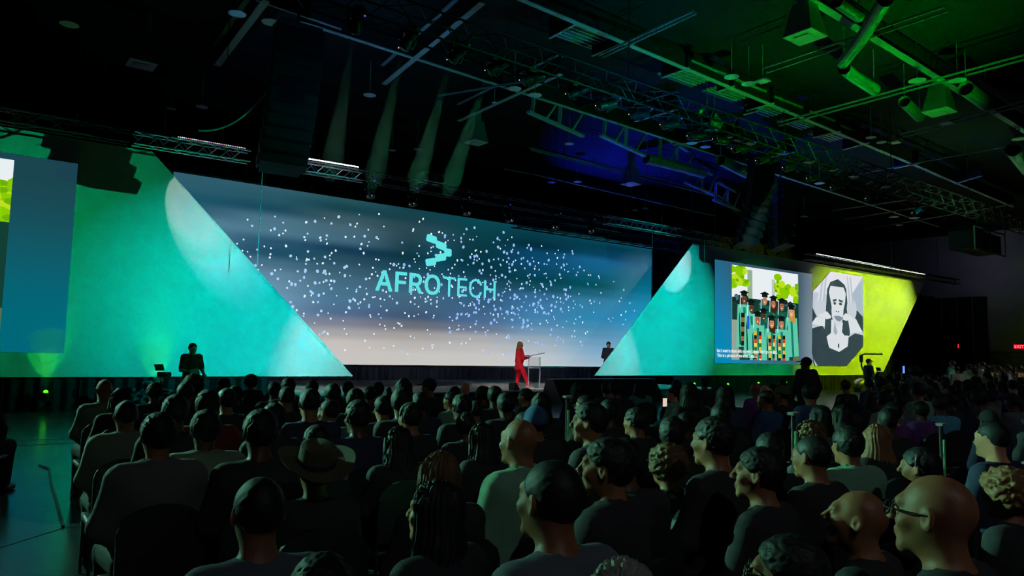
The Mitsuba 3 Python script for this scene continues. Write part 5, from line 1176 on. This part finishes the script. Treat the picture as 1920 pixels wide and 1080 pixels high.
# the speaker in red: facing right across the lectern, weight on one leg
WJ = stand_pose([(.25, .02, 1.14), (.27, .08, 1.12)], [(.16, .26, 1.13), (.15, .3, 1.17)], [(.12, .36, 1.16), (.1, .4, 1.2)], .91,
                [(.11, .01, .5), (.13, .18, .5)], [(.11, -.05, .12), (.15, .33, .12)], [(.12, .12, .035), (.17, .5, .035)])
key, w = add_person(15.87, 20.36, 2.06, 118, 'long', 'red', 1, 'woman in a red trouser suit speaking at the clear lectern on stage', fine=.009, build=1.02, style='jacket', J=WJ, tag_='speaker', body_az=112, hands=True, hair='hair_brown', trousers='red_suit', ground=SZ, name='person', chair=False, pitch=-4)
for q in ('shoe', 'shoe_001'): scene[key+'__'+q]['bsdf'] = {'type': 'ref', 'id': 'nude_shoe'}
scene[key+'__top']['bsdf'] = {'type': 'ref', 'id': 'red_suit'}
def wj(m): return trimesh.Trimesh(*m, process=False) if isinstance(m, tuple) else m
f = Field([np.arange(-.32, .32, .016), np.arange(-.26, .3, .016), np.arange(.6, 1.2, .016)])
for z, a, b in ((.74, .235, .2), (.86, .2, .165), (1.0, .165, .135)): f.ell((0, .0, z), (a*.9, b*.9, .16), .06)
f.plane((0, 0, .68), (0, 0, 1))
scene[numbered(key+'__jacket_skirt')] = {**mikit.ply(f.mesh(), 'red_suit', smooth=40), 'to_world': w}
mat('cloth_white_blouse', srgb(235, 215, 190), .8)
scene[numbered(key+'__blouse')] = {**mikit.ply(trimesh.Trimesh(*(lambda f: (f.ell((0, .075, 1.36), (.045, .06, .1), .01), f.mesh())[1])(Field([np.arange(-.1, .1, .01), np.arange(-.02, .18, .01), np.arange(1.2, 1.5, .01)])), process=False), 'cloth_white_blouse', smooth=True), 'to_world': w}

def camera_rig(pos, az, label, gimbal=True, arm=False, s=1.0):
    k = thing('video_camera', label, 'camera')
    W = T().translate(list(pos)).rotate([0, 0, 1], -az).scale([s, s, s])
    def p(n, m, b, **kw): scene[numbered(k+'__'+n)] = {**mikit.ply(m, b, smooth=kw.get('smooth', False)), 'to_world': W}
    p('body', rounded_box(.16, .12, .11, .015), 'black_plastic'); p('lens', cyl((0, .05, 0), (0, .2, 0), .045, 16), 'black_plastic', smooth=40); p('lens_hood', trimesh.creation.annulus(.045, .058, .05, sections=18, transform=trimesh.transformations.rotation_matrix(-math.pi/2, [1, 0, 0]) @ trimesh.transformations.translation_matrix((0, 0, .2))), 'black_plastic', smooth=40)
    m = box((-.11, -.012, -.07), (.11, .012, .07)); m.apply_transform(trimesh.transformations.rotation_matrix(.4, [1, 0, 0])); m.apply_translation((.02, -.06, .15)); p('monitor', m, 'screen_black')
    if gimbal:
        p('gimbal_arm', cat(cyl((-.12, 0, -.12), (-.12, 0, .04), .016, 8), cyl((-.12, 0, -.12), (0, 0, -.13), .018, 8)), 'dark_metal', smooth=40); p('grip', cyl((0, 0, -.13), (0, -.02, -.36), .02, 10), 'black_plastic', smooth=40); p('motor', cyl((0, 0, -.15), (0, 0, -.1), .035, 14), 'aluminium', smooth=40)
    return k
GJ = stand_pose([(.24, .04, 1.14), (.25, .05, 1.13)], [(.2, .24, 1.02), (.06, .24, 1.06)], [(.19, .33, 1.0), (-.02, .3, 1.06)])
add_person(4.27, 17.56, 1.725, 166, 'short', 'black', 1, 'cameraman in a dark short-sleeved shirt standing before the teal left screen', fine=.012, J=GJ, tag_='cam1', body_az=170, sleeves=.3, hands=True, chair=False)
camera_rig((3.62, 17.35, 1.02), 150, 'gimbal camera with a tilted monitor, held by the cameraman before the teal screen')
k = thing('lanyard_card', 'pale card held at the belly of the cameraman before the teal screen', 'card'); put(k, beam_box((4.18, 17.24, 1.06), (4.36, 17.22, 1.1), .01, .13), 'cloth_white')
add_person(21.8, 21.9, 2.2, 200, 'short', 'navy', 1, 'bearded cameraman behind the slanted edge of the right screen, on the stage', fine=.014, J=stand_pose([(.24, .04, 1.14), (.25, .05, 1.13)], [(.14, .26, 1.02), (.12, .26, 1.06)], [(.1, .33, 1.0), (.08, .32, 1.06)]), tag_='cam2', body_az=205, sleeves=.9, hands=True, ground=SZ, chair=False)
camera_rig((21.42, 21.55, 1.52), 215, 'camera on a gimbal held by the bearded man behind the right screen edge')
RJ = stand_pose([(.25, .0, 1.12), (.26, .02, 1.12)], [(.2, .24, 1.06), (.16, .26, 1.1)], [(.16, .34, 1.06), (.12, .34, 1.12)])
key, w = add_person(28.98, 14.53, 1.75, 112, 'cap', 'navy', 1, 'cameraman with a cap and a body-mounted camera arm in front of the lime screen', fine=.014, J=RJ, tag_='cam3', body_az=118, sleeves=.3, hands=True, chair=False)
k = camera_rig((29.35, 14.28, 1.18), 110, 'camera carried by the cameraman in front of the lime screen', True)
k = thing('camera_support', 'black support arm bending over the head of the cameraman at the lime screen', 'camera rig')
put(k, bar_mesh([(28.72, 14.5, 1.0), (28.6, 14.62, 1.45), (28.6, 14.62, 1.86), (28.72, 14.55, 1.92), (29.3, 14.12, 1.93)], .03), 'black_plastic', smooth=40); part(k, 'motor', cyl((28.6, 14.62, 1.6), (28.6, 14.62, 1.86), .07, 12), 'black_plastic', smooth=40)
add_person(14.16, 8.4, 1.74, -40, 'cap', 'black', 3, 'large man in a cap and black top standing among the seats before the graduates picture', fine=.014, build=1.3, J=stand_pose([(.3, -.02, 1.12)]*2, [(.3, .08, .92)]*2, [(.3, .13, .84)]*2), tag_='stand', body_az=20, chair=False)

# ---------------------------------------------------------------- the audience
AUD = 'seated audience'
for x, y, z, az, kind, shirt, skin, lb in PEOPLE:
    d = math.hypot(x, y)
    add_person(x, y, z, az, kind, shirt, skin, lb, fine=.0065 if d < 4.2 else .009 if d < 7 else .014, build=1.12 if ('broad' in lb or 'heavy' in lb) else .97,
               style='jacket' if any(q in lb for q in ('jacket', 'collar')) else 'shirt', pitch=12 if 'chin raised' in lb else 4 if d < 4 else 0, hair='hair_gold' if 'yellow-lit hair' in lb else None)
for x, y, z, az, kind, shirt, skin in FILL:
    hd = dict(short='with short hair', buzz='with cropped hair', curly='with curly hair', long='with long hair', bun='with hair bun', cap='in a cap')[kind]
    add_person(x, y, z, az, kind, shirt, skin, 'seated audience member %s and %s top in the dim right-hand rows' % (hd, 'black' if shirt == 'black' else 'dark '+shirt), 'audience %s and %s top in the dim right-hand rows' % (hd, shirt), fine=.02, chair=False)
SJ = stand_pose([(.23, .0, 1.13)]*2, [(.17, .2, 1.05)]*2, [(.1, .27, 1.06)]*2)
SL = ['in a teal top, leftmost of the standing group before the black curtain', 'in a white shirt seen from behind, second of the far right standing group', 'in a mint top, third of the standing group at the far right', 'in a bright cyan top in the standing group at the far right', 'with cropped hair in a white top in the standing group at the far right', 'in a sand top behind the white top, far right', 'with long hair in a mint top, far right', 'in a grey top right of the long-haired one, far right', 'in a slate top below the red exit sign', 'in a sand top at the right edge below the exit sign', 'in a mint top in the front of the far right group', 'with curls in a sand top in the front of the far right group', 'with pinned-up hair in grey near the right edge', 'with big hair, holding up a lit phone right of the lime screen']
for (x, y, z, az, kind, shirt, skin), s in zip(STANDING, SL):
    add_person(x, y, z, az, kind, shirt, skin, 'person '+s, fine=.02, J=SJ, tag_='crowd', body_az=az*.7, chair=False)
k = thing('phone', 'lit phone held up right of the lime screen', 'phone'); part(k, 'case', box((15.35, 7.0, 1.44), (15.44, 7.015, 1.6)), 'black_plastic'); glow(k+'__display', box((15.355, 6.995, 1.445), (15.435, 7.0, 1.595)), (.15, .35, 1.0))
k = thing('phone', 'phone with pale lit display beside the audience member in the mint top', 'phone'); part(k, 'case', box((7.95, 6.9, .98), (8.03, 6.915, 1.1)), 'black_plastic'); glow(k+'__display', box((7.952, 6.89, .983), (8.028, 6.9, 1.098)), (.8, .6, .5))
# knee and shoe of the neighbour across the aisle at the left edge
add_person(.24, 9.8, 1.3, 12, 'short', 'black', 3, 'audience member across the aisle, only a dark leg and shoe at the left edge', fine=.014, body_az=28)
